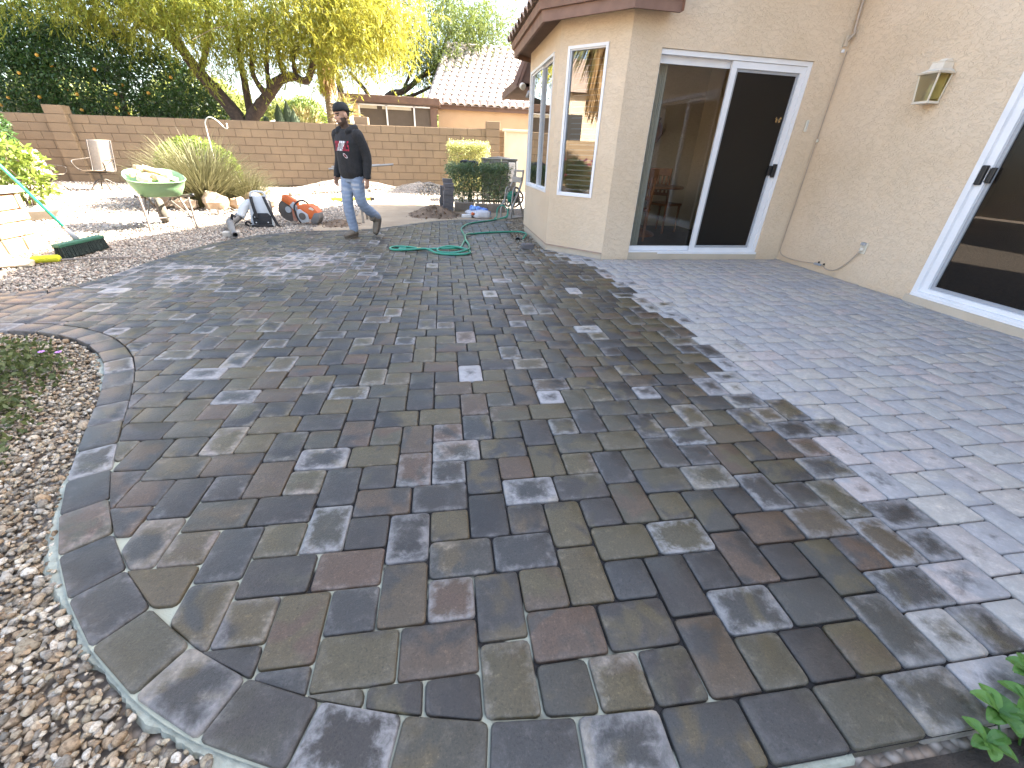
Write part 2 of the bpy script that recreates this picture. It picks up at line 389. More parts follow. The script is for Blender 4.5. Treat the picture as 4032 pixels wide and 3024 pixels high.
def paver_geo(P, cx, cy, hx, hy, ang, r=.013):
    """tumbled paver on polygon P: rounded corners, worn rim, side; returns verts, faces, puv"""
    if area(P) < 0: P = P[::-1]
    c = Vector((sum(p[0] for p in P)/len(P), sum(p[1] for p in P)/len(P)))
    g = .0016 + prng.uniform(0, .0016); Q = []
    for p in P:
        d = Vector(p)-c; Q.append(tuple(c + d*(1 - g*1.4/max(d.length, .03))))
    Q = round_poly(Q, r*prng.uniform(.6, 1.2)); n = len(Q)
    tx, ty, dz = prng.gauss(0, .006), prng.gauss(0, .006), prng.gauss(0, .0012)
    def ring(s, z):
        o = []
        for p in Q:
            d = Vector(p)-c; L = max(d.length, .02); q = c + d*(1 - s/L); o.append((q.x, q.y, z + dz + tx*(q.x-c.x) + ty*(q.y-c.y)))
        return o
    V = ring(0, -.05) + ring(0, -.0065) + ring(.0022, -.0024) + ring(.0065, .0)
    F = [(i*n+k, i*n+(k+1) % n, (i+1)*n+(k+1) % n, (i+1)*n+k) for i in range(3) for k in range(n)] + [tuple(3*n+k for k in range(n))]
    ca, sa = math.cos(-ang), math.sin(-ang)
    uv = [(((x-cx)*ca-(y-cy)*sa)/hx, ((x-cx)*sa+(y-cy)*ca)/hy, 0) for x, y, z in V]
    return V, F, uv
def paver_mesh(name, items, parent):
    V, F, UV, PC = [], [], [], []
    for v, f, uv, pc in items:
        o = len(V); V += v; F += [tuple(i+o for i in q) for q in f]; UV += uv; PC += [pc]*len(v)
    me = bpy.data.meshes.new(name); me.from_pydata(V, [], F); me.materials.append(MATS['paver'])
    a = me.attributes.new('puv', 'FLOAT_VECTOR', 'POINT'); a.data.foreach_set('vector', np.array(UV, np.float32).ravel())
    a = me.attributes.new('pc', 'FLOAT_COLOR', 'POINT'); a.data.foreach_set('color', np.array(PC, np.float32).ravel())
    me.polygons.foreach_set('use_smooth', [True]*len(F)); me.set_sharp_from_angle(angle=R(50)); me.update()
    return link(name, me, parent)
rects = []
for i in range(-38, 36):
    for j in range(-52, 14):
        if i % 2 and j % 2 == 0: rects.append((i, j, i+1, j+1))
        elif i % 2 == 0 and j % 2:
            if (i//2 + (j-1)//2) % 2 == 0: rects += [(i, j-1, i+1, j+.5), (i, j+.5, i+1, j+2)]
            else: rects += [(i-1, j, i+.5, j+1), (i+.5, j, i+2, j+1)]
fX = np.array([(r[0]+r[2])/2*U for r in rects]); fY = np.array([-(r[1]+r[3])/2*U for r in rects])
fld = [(x, y) for x, y in field]; near = dist_poly(fld, fX, fY, True)
items = []
for k, r in enumerate(rects):
    x0, x1, y0, y1 = r[0]*U, r[2]*U, -r[3]*U, -r[1]*U; cx, cy = fX[k], fY[k]
    P = [(x0, y0), (x1, y0), (x1, y1), (x0, y1)]; ins = inside(fld, cx, cy)
    if near[k] > .16:
        if not ins: continue
    else:
        cin = [inside(fld, *p) for p in P]
        if not any(cin) and not ins: continue
        if not all(cin):
            # cut along the two outline segments nearest to the paver
            segs = []
            for a in range(len(fld)):
                p, q = fld[a], fld[(a+1) % len(fld)]; t = Vector((q[0]-p[0], q[1]-p[1]))
                if t.length < 1e-6: continue
                s = max(0, min(1, ((cx-p[0])*t.x+(cy-p[1])*t.y)/t.length_squared)); dd = math.hypot(cx-p[0]-t.x*s, cy-p[1]-t.y*s)
                segs.append((dd, p, t))
            segs.sort(key=lambda z: z[0]); dd, p, t = segs[0]
            nr = Vector((-t.y, t.x)).normalized(); mid = (p[0]+t.x/2+nr.x*.02, p[1]+t.y/2+nr.y*.02)
            if not inside(fld, *mid): nr = -nr
            P = clip_half(P, p, nr)
            if len(P) < 3 or abs(area(P)) < .0016: continue
    v, f, uv = paver_geo(P, cx, cy, (x1-x0)/2, (y1-y0)/2, 0)
    pr = [project((x, y, 0)) for x, y in P]; vis = abs(area(pr))
    u = sum(p[0] for p in pr)/len(pr); w = sum(p[1] for p in pr)/len(pr)
    if abs(u) > 2150 or abs(w) > 1640 or (Vector((cx, cy, 0))-CP).dot(CF) < .15: vis *= .01
    items.append((vis, (v, f, uv, paver_attr(cx, cy))))
items.sort(key=lambda z: -z[0])
for vis, it in items[:300]: paver_mesh('paver', [it], patio)
tag(paver_mesh('paver_field', [it for _, it in items[300:]], patio), kind='stuff')
def border(inner, width, step, sgn):
    A = resample([(x, y, 0) for x, y in inner], step); B = [Vector((x, y, 0)) for x, y in offset([(p.x, p.y) for p in A], width*sgn)]
    for i in range(len(A)-1):
        P = [A[i][:2], A[i+1][:2], B[i+1][:2], B[i][:2]]; c = (A[i]+A[i+1]+B[i]+B[i+1])/4
        if (c-CP).dot(CF) < -.6 or c.x > 4.4: continue
        ang = math.atan2(A[i+1].y-A[i].y, A[i+1].x-A[i].x)
        v, f, uv = paver_geo(P, c.x, c.y, step/2, width/2, ang)
        paver_mesh('border_paver', [(v, f, uv, paver_attr(c.x, c.y, True))], patio)
border(INs, BW, .2, -1); border(BKin, BW, .205, 1)

# pale mortar haunch squeezed out along the left border
oc = resample([(x, y, -.02) for x, y in OUTs if x < 1.0 and y < .75], .012); mb = MB(); st = []
orr = random.Random(3); wv = [0]
for i in range(len(oc)): wv.append(wv[-1]*.94 + orr.gauss(0, .003))
for i, p in enumerate(oc):
    a, b = oc[max(i-1, 0)], oc[min(i+1, len(oc)-1)]; t = (b-a).normalized(); nr = Vector((t.y, -t.x, 0))
    w = max(.002, .016 + .028*max(0, math.sin(i*.055)+.35) + wv[i]*1.2) if p.x < -.45 else .012
    st.append((p - nr*.01 + Vector((0,0,-.002)), p + nr*w*.6 + Vector((0,0,-.004)), p + nr*w + Vector((0,0,-.02))))
for a, b in zip(st, st[1:]): mb.quad(a[0], a[1], b[1], b[0]); mb.quad(a[1], a[2], b[2], b[1])
mb.build('mortar_haunch', 'mortar', patio, True)

# ---- sand, dirt, soil sheets
sandp = [(-2.0,5.1),(-1.5,5.2),(-1.16,5.42),(-.85,5.74),(-.5,6.12),(.1,6.56),(.75,6.66),(1.2,6.6),(1.45,7.4),(1.3,8.4),(.4,8.3),(.15,9.0),(.1,9.9),(-.9,10.0),(-1.6,9.95),(-2.05,9.4),(-1.85,8.2),(-1.75,7.2),(-2.0,6.3),(-2.2,5.6)]
sx = fan(sandp, -.03, 'sand_path', 'sand'); tag(sx, kind='structure')
soilp = [(.55,-1.66),(4.6,-1.66),(4.6,-4),(-.2,-4),(-.1,-2.2)]
tag(fan(soilp, -.05, 'planting_bed', 'soil'), kind='structure')

# ---- gravel stones
def ico(sub, seed):
    bm = bmesh.new(); bmesh.ops.create_icosphere(bm, subdivisions=sub, radius=1); r = random.Random(seed)
    ax = [Vector((r.gauss(0,1), r.gauss(0,1), r.gauss(0,1))).normalized() for _ in range(7)]; cut = [r.uniform(.42, .80) for _ in ax]
    for v in bm.verts:
        for a, c in zip(ax, cut):
            d = v.co.dot(a)
            if d > c: v.co -= a*(d-c)
        v.co *= r.uniform(.94, 1.06)
    bm.verts.index_update(); V = np.array([v.co[:] for v in bm.verts]); F = np.array([[v.index for v in f.verts] for f in bm.faces]); bm.free(); return V, F
ICO = {s: [ico(s, 10*s+i) for i in range(6)] for s in (1, 2)}
PAL = np.array([(.42,.35,.26),(.36,.33,.29),(.44,.36,.27),(.56,.51,.43),(.30,.23,.16),(.24,.22,.19),(.46,.40,.30),(.36,.27,.18),(.50,.47,.42),(.60,.57,.52)])
def stones(name, P, size, lod, parent=None, pal=PAL, dim=1.0, smooth=False):
    n = len(P); Vs, Fs, Cs = [], [], []; o = 0; which = rng.integers(0, 6, n)
    for k in range(6):
        idx = np.where(which == k)[0]
        if not len(idx): continue
        V, F = ICO[lod][k]; m = len(idx)
        q = rng.normal(size=(m, 4)); q /= np.linalg.norm(q, axis=1)[:, None]; a, b, c, d = q.T
        Rm = np.stack([1-2*(c*c+d*d), 2*(b*c-a*d), 2*(b*d+a*c), 2*(b*c+a*d), 1-2*(b*b+d*d), 2*(c*d-a*b), 2*(b*d-a*c), 2*(c*d+a*b), 1-2*(b*b+c*c)], 1).reshape(m, 3, 3)
        s = size[idx][:, None]*rng.uniform(.65, 1.25, (m, 3))
        W = np.einsum('mij,mvj->mvi', Rm, V[None]*s[:, None, :]); W[:, :, 2] *= .75; W += P[idx][:, None, :]
        col = pal[rng.integers(0, len(pal), m)]*rng.uniform(.6, 1.12, (m, 1))*dim*np.array([[1.0,.95,.86]])
        Vs.append(W.reshape(-1, 3)); Fs.append((F[None]+(np.arange(m)*len(V))[:, None, None]+o).reshape(-1, 3)); Cs.append(np.repeat(col, len(V), 0)); o += m*len(V)
    ob = nmesh(name, np.concatenate(Vs), np.concatenate(Fs), 'gravel_stone', parent, np.concatenate(Cs), smooth)
    return ob
def grid_pts(x0, x1, y0, y1, sp, jit=.5):
    X, Y = np.meshgrid(np.arange(x0, x1, sp), np.arange(y0, y1, sp)); X = X.ravel(); Y = Y.ravel()
    return X + rng.uniform(-jit, jit, len(X))*sp, Y + rng.uniform(-jit, jit, len(Y))*sp
bedpoly = OUTs + [(.3,-1.66),(-.1,-2.6),(-4.9,-2.6)]
X, Y = grid_pts(-3.6, .3, -2.1, 1.15, .0128); k = inside_np(bedpoly, X, Y) & (dist_poly(OUTs, X, Y) > .012); X, Y = X[k], Y[k]
leftx = -3.15 + (1.2-Y)*.79; k = X > leftx - .55; X, Y = X[k], Y[k]
dd = dist_poly(OUTs, X, Y); bare = (dd < .05) & (rng.random(len(X)) < .35); X, Y = X[~bare], Y[~bare]
dc = np.sqrt((X-CP.x)**2+(Y-CP.y)**2); nearm = dc < 1.5
for nm, kk, lod in (('near', nearm, 2), ('far', ~nearm, 1)):
    n_ = kk.sum(); Z = -.046 + rng.uniform(0, .030, n_)
    tag(stones('gravel_bed', np.c_[X[kk], Y[kk], Z], np.exp(rng.normal(-4.5, .27, n_)), lod), 'tan and grey crushed gravel bed along the curved border', 'gravel', kind='stuff')
# gravel yard behind the patio: dense in the shaded strip, thinner farther out
allow = BKs + [(1.3,6.7),(1.3,7.5),(1.5,14),(-12.5,14),(-12.5,1.9)]
X, Y = grid_pts(-6.4, -.9, 1.9, 9.8, .029); k = inside_np(allow, X, Y) & (dist_poly(BKs, X, Y) < 2.3) & ~inside_np(sandp, X, Y) & (dist_poly(BKs, X, Y) > .02); X, Y = X[k], Y[k]
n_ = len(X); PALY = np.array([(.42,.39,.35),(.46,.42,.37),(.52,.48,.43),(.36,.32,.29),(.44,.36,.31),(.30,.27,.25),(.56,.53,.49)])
tag(stones('gravel_yard', np.c_[X, Y, -.044+rng.uniform(0, .016, n_)], rng.uniform(.012, .024, n_), 1, pal=PALY), 'pale crushed gravel beside the far edge of the patio', 'gravel', kind='stuff')
X, Y = grid_pts(-12, .1, 2.0, 13.6, .085); k = inside_np(allow, X, Y) & (dist_poly(BKs, X, Y) > 2.2) & ~inside_np(sandp, X, Y); X, Y = X[k], Y[k]
n_ = len(X)
tag(stones('gravel_yard', np.c_[X, Y, -.05+rng.uniform(0, .014, n_)], rng.uniform(.014, .034, n_), 1, pal=PALY*1.5), 'sunlit pale gravel across the back yard', 'gravel', kind='stuff')  # same palette brightened, extra sunlight put into the stone colour
# gravel strip along the bay
gs = STRIP + [(1.31,3.86),(1.31,5.75),(1.9,6.4),(1.9,7.2),(1.2,7.2)]
X, Y = grid_pts(.95, 1.95, 3.7, 7.2, .026); k = inside_np(gs, X, Y); X, Y = X[k], Y[k]; n_ = len(X)
tag(stones('gravel_strip', np.c_[X, Y, -.035+rng.uniform(0, .018, n_)], rng.uniform(.011, .022, n_), 1, dim=.85), 'narrow gravel strip between patio and bay wall', 'gravel', kind='stuff')
# heaped gravel at the foot of the far wall
def mound(name, mat, cx, cy, rx, ry, h, seed, parent=None, n=36, m=14):
    r = random.Random(seed); ph = [r.uniform(0, 6.28) for _ in range(6)]; V = [(cx, cy, h-.04)]; F = []
    for i in range(1, m+1):
        for q in range(n):
            a = 2*math.pi*q/n; k = 1+.12*math.sin(2*a+ph[0])+.08*math.sin(5*a+ph[1]); t = i/m
            z = h*(math.cos(math.pi*t)*.5+.5)*(1+.15*math.sin(3*a+ph[2]+4*t)) + r.gauss(0, h*.03) - .05
            V.append((cx+rx*k*t*math.cos(a), cy+ry*k*t*math.sin(a), z))
    F = [(0, 1+q, 1+(q+1) % n) for q in range(n)]
    mb = MB(); mb.add(V, F + [(1+(i-1)*n+q, 1+i*n+q, 1+i*n+(q+1) % n, 1+(i-1)*n+(q+1) % n) for i in range(1, m) for q in range(n)])
    return mb.build(name, mat, parent, True)
tag(mound('gravel_heap', 'gravel_ground', -2.9, 12.9, 2.2, .85, .30, 1), 'low heap of pale gravel against the far wall', 'gravel heap', kind='stuff')
tag(mound('gravel_heap', 'gravel_ground', -.7, 12.7, 1.7, .9, .30, 2), 'gravel heap against the wall beside the hedges', 'gravel heap', kind='stuff')
def heap_stones(cx, cy, rx, ry, h, n):
    t = np.sqrt(rng.random(n)); a = rng.uniform(0, 6.283, n); X = cx+rx*t*np.cos(a); Y = cy+ry*t*np.sin(a); Z = h*(np.cos(np.pi*t)*.5+.5)-.05
    return np.c_[X, Y, Z]
HP = np.concatenate([heap_stones(-2.9,12.9,2.2,.85,.30,1500), heap_stones(-.7,12.7,1.7,.9,.30,1500)])
tag(stones('gravel_heap', HP, rng.uniform(.02, .045, len(HP)), 1, pal=PALY), 'loose stones strewn over the gravel heaps', 'gravel', kind='stuff')
tag(mound('dirt_mound', 'dirt', -.25, 7.45, .62, .75, .20, 4), 'small mound of loose brown dirt by the paver stack', 'dirt', kind='stuff')
tag(mound('dirt_mound', 'dirt', -1.85, 6.0, .42, .4, .09, 6), 'dug-up brown dirt behind the walking person', 'dirt', kind='stuff')
P_ = np.concatenate([heap_stones(-.25,7.45,.7,.85,.20,260), heap_stones(-1.85,6.0,.5,.5,.09,160)])
tag(stones('dirt_clods', P_, rng.uniform(.008, .03, len(P_)), 1, pal=np.array([(.22,.15,.10),(.16,.11,.07),(.28,.21,.15)])), 'loose dirt clods on the two dirt mounds', 'dirt', kind='stuff')
# ================================================================== the house
def stucco(name, col, col2, amt=1.0):
    m, n, l, p = nmat(name); co = coords(n, True)
    st = n.new('ShaderNodeVectorMath'); st.operation = 'MULTIPLY'; st.inputs[1].default_value = (1, 1, 2.1); l.new(co, st.inputs[0])
    a = noise(n, l, st.outputs[0], 19, 5, .6, 1.0); b = noise(n, l, st.outputs[0], 40, 4, .6, .8); lo = noise(n, l, co, 1.1, 3)
    worm = ramp(n, l, mathn(n, l, 'ABSOLUTE', mathn(n, l, 'SUBTRACT', a, .5)), .0, .055)
    flat = ramp(n, l, a, .50, .60)
    h = mathn(n, l, 'ADD', mathn(n, l, 'MULTIPLY', flat, .9), mathn(n, l, 'ADD', mathn(n, l, 'MULTIPLY', worm, .12), mathn(n, l, 'MULTIPLY', b, .5)))
    c = mixc(n, l, ramp(n, l, lo, .35, .7), col, col2); c = mixc(n, l, mathn(n, l, 'MULTIPLY', mathn(n, l, 'SUBTRACT', 1.0, worm), .06), c, mixc(n, l, 1.0, c, (.62, .58, .55), 'MULTIPLY'))
    l.new(c, p.inputs['Base Color']); p.inputs['Roughness'].default_value = .92; p.inputs['Specular IOR Level'].default_value = .25
    l.new(bump(n, l, h, .52*amt, .0085), p.inputs['Normal'])
stucco('stucco', (.66, .53, .385), (.61, .48, .335)); stucco('stucco_neighbour', (.50, .34, .20), (.46, .31, .18), .3)
M('smooth_stucco', (.52, .44, .34), .9, .06, 4, None, .3, 60, world=True)
M('white_aluminium', (.74, .74, .75), .38, .04, 3); M('grey_aluminium', (.33, .34, .36), .4, .05, 5)
M('fascia_brown', (.215, .125, .09), .65, .12, 5, (.16, .09, .065), .25, 25); M('soffit_brown', (.15, .09, .065), .8, .1, 4)
M('clay_tile', (.40, .30, .24), .85, .15, 9, (.30, .22, .175), .4, 60); M('black_plastic', (.012, .012, .013), .42, .1, 8)
M('drywall', (.55, .53, .40), .9, .04, 2); M('floor_tile_dark', (.08, .07, .06), .5, .15, 3); M('wood_warm', (.36, .14, .05), .42, .25, 9, (.24, .085, .03))
M('blind_white', (.75, .74, .70), .7, .03, 5); M('vertical_blind', (.45, .44, .38), .8, .05, 5)
glassmat('window_glass', (.72, .76, .76), 0, 0, .10); glassmat('door_glass', (.82, .83, .80), 0, 0, .01, 1.1); glassmat('screen_glass', (.30, .29, .27), .82, .35, .0, .5)
glassmat('sun_screen', (.3, .28, .26), .88, .16, .0, .55)
XA, YA, XB = 1.915, 3.33, 4.49
house = thing('house', 'tan stucco house with bay window and two white sliding glass doors', 'house', (XB, YA, 0))
def wall_panel(p0, p1, z0, z1, opens, mat='stucco', th=.16, parent=house, name='wall', top=None):
    """wall from p0 to p1 seen with p0 on the left; opens = (s0, s1, za, zb) along it; outside is to the right-hand normal towards the viewer"""
    p0, p1 = Vector(p0), Vector(p1); t = (p1-p0).normalized(); L = (p1-p0).length; nr = Vector((t.y, -t.x)); mb = MB()
    def P(s, z, d=0): q = p0 + t*s - nr*d; return (q.x, q.y, z)
    S = sorted({0, L} | {o[0] for o in opens} | {o[1] for o in opens}); Z = sorted({z0, z1} | {o[2] for o in opens} | {o[3] for o in opens})
    for a, b in zip(S, S[1:]):
        for c, d in zip(Z, Z[1:]):
            if any(o[0] <= (a+b)/2 <= o[1] and o[2] <= (c+d)/2 <= o[3] for o in opens): continue
            mb.quad(P(a, c), P(b, c), P(b, d), P(a, d)); mb.quad(P(b, c, th), P(a, c, th), P(a, d, th), P(b, d, th))
    for a, b, c, d in opens:
        mb.quad(P(a, c), P(a, d), P(a, d, th), P(a, c, th)); mb.quad(P(b, d), P(b, c), P(b, c, th), P(b, d, th))
        mb.quad(P(a, d), P(b, d), P(b, d, th), P(a, d, th)); mb.quad(P(b, c), P(a, c), P(a, c, th), P(b, c, th))
    if top:
        q = [P(s, z) for s, z in top]; mb.add([P(0, z1), P(L, z1)] + q, [tuple(range(len(q)+2))])
    return mb.build(name, mat, parent, world=True)
BAY = [(XA, 3.265), (1.32, 3.872), (1.32, 5.70), (XA, 6.30)]
# wall A (faces the camera), with the first sliding door
wall_panel((XA, 3.265), (XB, 3.34), .075, 3.1, [(.36, 2.215, -.1, 2.165)])
# wall B (right), gable end of the taller main part, with the second sliding door
wall_panel((XB, 3.34), (XB, -9.0), .0, 3.1, [(1.87, 3.87, -.1, 2.165)], top=[(12.34, 2.15), (-.86, 6.12), (-5.9, 4.6), (-5.9, 3.1)])
wall_panel((XB, 9.3), (XB, 3.34), 0, 3.1, [])
# bay: the wall facing the yard and its two cut corners
wall_panel(BAY[1], BAY[0], .075, 2.46, [(.118, .61, .70, 2.205)])
wall_panel(BAY[2], BAY[1], .075, 2.46, [(.10, 1.59, .70, 2.205)])
wall_panel(BAY[3], BAY[2], .075, 2.46, []); wall_panel((XB, 6.30), BAY[3], .0, 3.1, [])
# smooth foundation strip below the stucco edge
mb = MB(); fp = [(XB, 6.28), (XA+.02, 6.28), (1.335, 5.69), (1.335, 3.88), (XA+.008, 3.283), (XB+.01, 3.357)]
for a, b in zip(fp, fp[1:]): mb.quad((*a, -.06), (*b, -.06), (*b, .08), (*a, .08))
mb.build('foundation', 'smooth_stucco', house, world=True)
MB().box((3.2, 3.36, .0), (1.87, .10, .13)).build('door_sill', 'smooth_stucco', house, world=True)   # ledges under the two doors
MB().box((4.50, .47, .0), (.12, 2.03, .13)).build('door_sill', 'smooth_stucco', house, world=True)
# dropped plinth line: thin casing bead at the bottom of the stucco
mb = MB()
for a, b in ((BAY[0], BAY[1]), (BAY[1], BAY[2])):
    a, b = Vector(a), Vector(b); t = (b-a).normalized(); nr = Vector((-t.y, t.x))*.006
    if nr.x > 0: nr = -nr
    mb.quad((*(a+nr), .062), (*(b+nr), .062), (*(b+nr), .078), (*(a+nr), .078))
mb.build('casing_bead', 'clay_tile', house, world=True)
def frame_rect(mb, P, s0, s1, z0, z1, w, d0, d1, mi=0):
    """picture-frame of four bars in the plane given by P(s, z, depth)"""
    for a, b, c, d in ((s0, s1, z0, z0+w), (s0, s1, z1-w, z1), (s0, s0+w, z0+w, z1-w), (s1-w, s1, z0+w, z1-w)):
        v = [P(a,c,d0),P(b,c,d0),P(b,d,d0),P(a,d,d0),P(a,c,d1),P(b,c,d1),P(b,d,d1),P(a,d,d1)]
        mb.add(v, [(0,1,2,3),(5,4,7,6),(4,0,3,7),(1,5,6,2),(3,2,6,7),(4,5,1,0)], mi)
def frame_bar(mb, P, a, b, c, d, d0, d1):
    mb.add([P(a,c,d0),P(b,c,d0),P(b,d,d0),P(a,d,d0),P(a,c,d1),P(b,c,d1),P(b,d,d1),P(a,d,d1)], [(0,1,2,3),(5,4,7,6),(4,0,3,7),(1,5,6,2),(3,2,6,7),(4,5,1,0)])
def plane_of(p0, p1):
    p0, p1 = Vector(p0), Vector(p1); t = (p1-p0).normalized(); nr = Vector((t.y, -t.x))
    return lambda s, z, d=0: ((p0+t*s-nr*d).x, (p0+t*s-nr*d).y, z)
def pane(P, s0, s1, z0, z1, d, mat, parent, name='pane'):
    return MB().quad(P(s0,z0,d), P(s1,z0,d), P(s1,z1,d), P(s0,z1,d)).build(name, mat, parent, world=True)
# window in the cut corner
P = plane_of(BAY[1], BAY[0]); mb = MB(); frame_rect(mb, P, .116, .612, .697, 2.208, .028, -.012, .05); frame_rect(mb, P, .144, .584, .725, 2.18, .012, .008, .045)
w = mb.build('window', 'white_aluminium', house, world=True); tag(w, 'tall narrow fixed window in the angled bay wall'); pane(P, .15, .58, .73, 2.175, .03, 'window_glass', w)
# sliding window in the bay side
P = plane_of(BAY[2], BAY[1]); mb = MB(); frame_rect(mb, P, .098, 1.592, .697, 2.208, .03, -.012, .06)
frame_rect(mb, P, .128, .875, .727, 2.178, .024, .012, .035); frame_rect(mb, P, .85, 1.562, .727, 2.178, .022, .036, .058)
w = mb.build('window', 'white_aluminium', house, world=True); tag(w, 'wide sliding window in the bay side wall'); pane(P, .15, .853, .75, 2.156, .022, 'window_glass', w); pane(P, .872, 1.54, .75, 2.156, .047, 'window_glass', w)
# sliding door in wall A: fixed glazed leaf on the left, screened leaf on the right
P = plane_of((XA, 3.265), (XB, 3.34)); mb = MB()
for a, b, c, d in ((.362,2.213,.058,.10),(.362,2.213,2.118,2.163),(2.168,2.213,.10,2.118),(.362,.372,.10,2.118)): frame_bar(mb, P, a, b, c, d, .02, .13)
for a, b, c, d in ((.372,1.25,.10,.15),(.372,1.25,2.05,2.118)): frame_bar(mb, P, a, b, c, d, .085, .12)
mb.box((3.2, 3.33, .075), (1.84, .05, .025))
dA = mb.build('sliding_door', 'white_aluminium', house, world=True); tag(dA, 'white sliding glass door with dark screen leaf in the back wall')
pane(P, .372, 1.245, .14, 2.07, .10, 'door_glass', dA)
mb = MB(); frame_rect(mb, P, 1.235, 2.165, .075, 2.115, .062, .032, .062); scr = mb.build('screen_leaf', 'white_aluminium', dA, world=True)
mb = MB(); frame_rect(mb, P, 1.297, 2.103, .137, 2.053, .028, .05, .07); mb.build('inner_frame', 'grey_aluminium', dA, world=True)
pane(P, 1.31, 2.09, .15, 2.04, .058, 'screen_glass', dA, 'screen')
mb = MB(); c = Vector(P(2.125, 1.07, .02)); mb.rbox(c, (.045, .03, .15), .008); mb.rbox(Vector(P(2.085, 1.07, .04)), (.05, .02, .11), .006); mb.build('handle', 'black_plastic', dA, world=True)
# sliding door in wall B
P = plane_of((XB, 3.34), (XB, -9.0)); mb = MB()
frame_rect(mb, P, 1.872, 3.868, .058, 2.163, .05, -.012, .13); frame_rect(mb, P, 2.87, 3.82, .07, 2.12, .05, .085, .12); mb.box((4.49, .47, .072), (.05, 1.98, .025))
dB = mb.build('sliding_door', 'white_aluminium', house, world=True); tag(dB, 'white sliding glass door with bronze screen in the right wall')
mb = MB(); frame_rect(mb, P, 1.92, 2.90, .085, 2.115, .06, .02, .055); mb.build('screen_leaf', 'white_aluminium', dB, world=True)
mb = MB(); frame_rect(mb, P, 1.98, 2.84, .145, 2.055, .03, .045, .07); mb.build('inner_frame', 'grey_aluminium', dB, world=True)
pane(P, 1.99, 2.83, .155, 2.045, .06, 'sun_screen', dB, 'screen'); pane(P, 2.90, 3.79, .11, 2.08, .10, 'sun_screen', dB)
mb = MB(); mb.rbox(Vector(P(1.945, 1.12, .005)), (.03, .045, .15), .008); mb.rbox(Vector(P(1.99, 1.12, .03)), (.02, .05, .12), .006); mb.build('handle', 'black_plastic', dB, world=True)
# bay roof: stepped fascia boards, dark soffit, tile ends along the eave
def ring_at(d):
    k = math.tan(R(22.5))*d
    return [(2.30, 3.275-d), (XA+(-k if False else -d*.414), 3.265-d), (1.32-d, 3.872-d*.414), (1.32-d, 5.70+d*.414), (XA-d*.414, 6.30+d), (2.6, 6.30+d)]
def band(mb, d0, za, d1, zb):
    A, B = ring_at(d0), ring_at(d1)
    for i in range(len(A)-1): mb.quad((*A[i], za), (*B[i], zb), (*B[i+1], zb), (*A[i+1], za))
mb = MB(); band(mb, .235, 2.395, .245, 2.490); band(mb, .245, 2.490, .275, 2.492); band(mb, .275, 2.492, .29, 2.565); band(mb, .205, 2.395, .235, 2.395); band(mb, .205, 2.46, .205, 2.395)
A0, B0 = ring_at(.205), ring_at(.29); mb.quad((*A0[0], 2.395), (*B0[0], 2.395), (*B0[0], 2.565), (*A0[0], 2.565))
mb.build('fascia', 'fascia_brown', house, world=True)
mb = MB(); band(mb, -.01, 2.452, .21, 2.452); mb.build('soffit', 'soffit_brown', house, world=True)
mb = MB(); A, B = ring_at(.30), ring_at(-.9); B = [(max(x, 1.9) if i not in (0, 5) else x, y) for i, (x, y) in enumerate(B)]
B = [(2.3, 3.9), (2.1, 4.1), (2.1, 4.2), (2.1, 5.3), (2.1, 5.5), (2.6, 5.6)]
for i in range(5): mb.quad((*A[i], 2.57), (*A[i+1], 2.57), (*B[i+1], 2.98), (*B[i], 2.98))
bayroof = mb.build('roof', 'clay_tile', house, world=True)
def tile_mesh(L=.42, w=.25, h=.065, th=.014):
    """S-shaped barrel tile running along -y (down slope), crown across x"""
    prof = []
    for i in range(9):
        a = math.pi*i/8; prof.append((-w*.42*math.cos(a), h*math.sin(a)))
    prof.append((w*.58, 0))
    V = [(x, 0, z) for x, z in prof] + [(x*.94, L, z*.92+.006) for x, z in prof] + [(x*.86, 0, z-th if z > 0 else z-th*.5) for x, z in prof]; n = len(prof)
    F = [(i, i+1, n+i+1, n+i) for i in range(n-1)] + [(i+1, i, 2*n+i, 2*n+i+1) for i in range(n-1)]
    me = bpy.data.meshes.new('roof_tile'); me.from_pydata(V, [], F); me.materials.append(MATS['clay_tile']); me.polygons.foreach_set('use_smooth', [True]*len(F)); me.set_sharp_from_angle(angle=R(60)); return me
TILE = tile_mesh()
def lay_tile(parent, x, y, z, rz, slope, origin):
    o = link('roof_tile', TILE, parent); o.matrix_basis = Matrix.Translation((x-origin[0], y-origin[1], z-origin[2])) @ Matrix.Rotation(rz, 4, 'Z') @ Matrix.Rotation(slope, 4, 'X') @ Matrix.Rotation(R(random.uniform(-2, 2)), 4, 'Y'); return o
E0 = ring_at(.335); tr = random.Random(4)
for a, b in ((E0[2], E0[3]), (E0[1], E0[2]), (E0[0], E0[1])):
    a, b = Vector(a), Vector(b); t = (b-a).normalized(); L = (b-a).length; n_ = max(1, int(L/.215)); inw = Vector((t.y, -t.x))
    if inw.dot(Vector((2.4, 4.8))-a) < 0: inw = -inw
    rz = math.atan2(-inw.x, inw.y)
    for i in range(n_):
        for k in range(2):
            q = a + t*((i+.5)*L/n_) + inw*(.30*k); lay_tile(bayroof, q.x, q.y, 2.575+.30*k*.36+.02*k, rz, R(20), house.location)
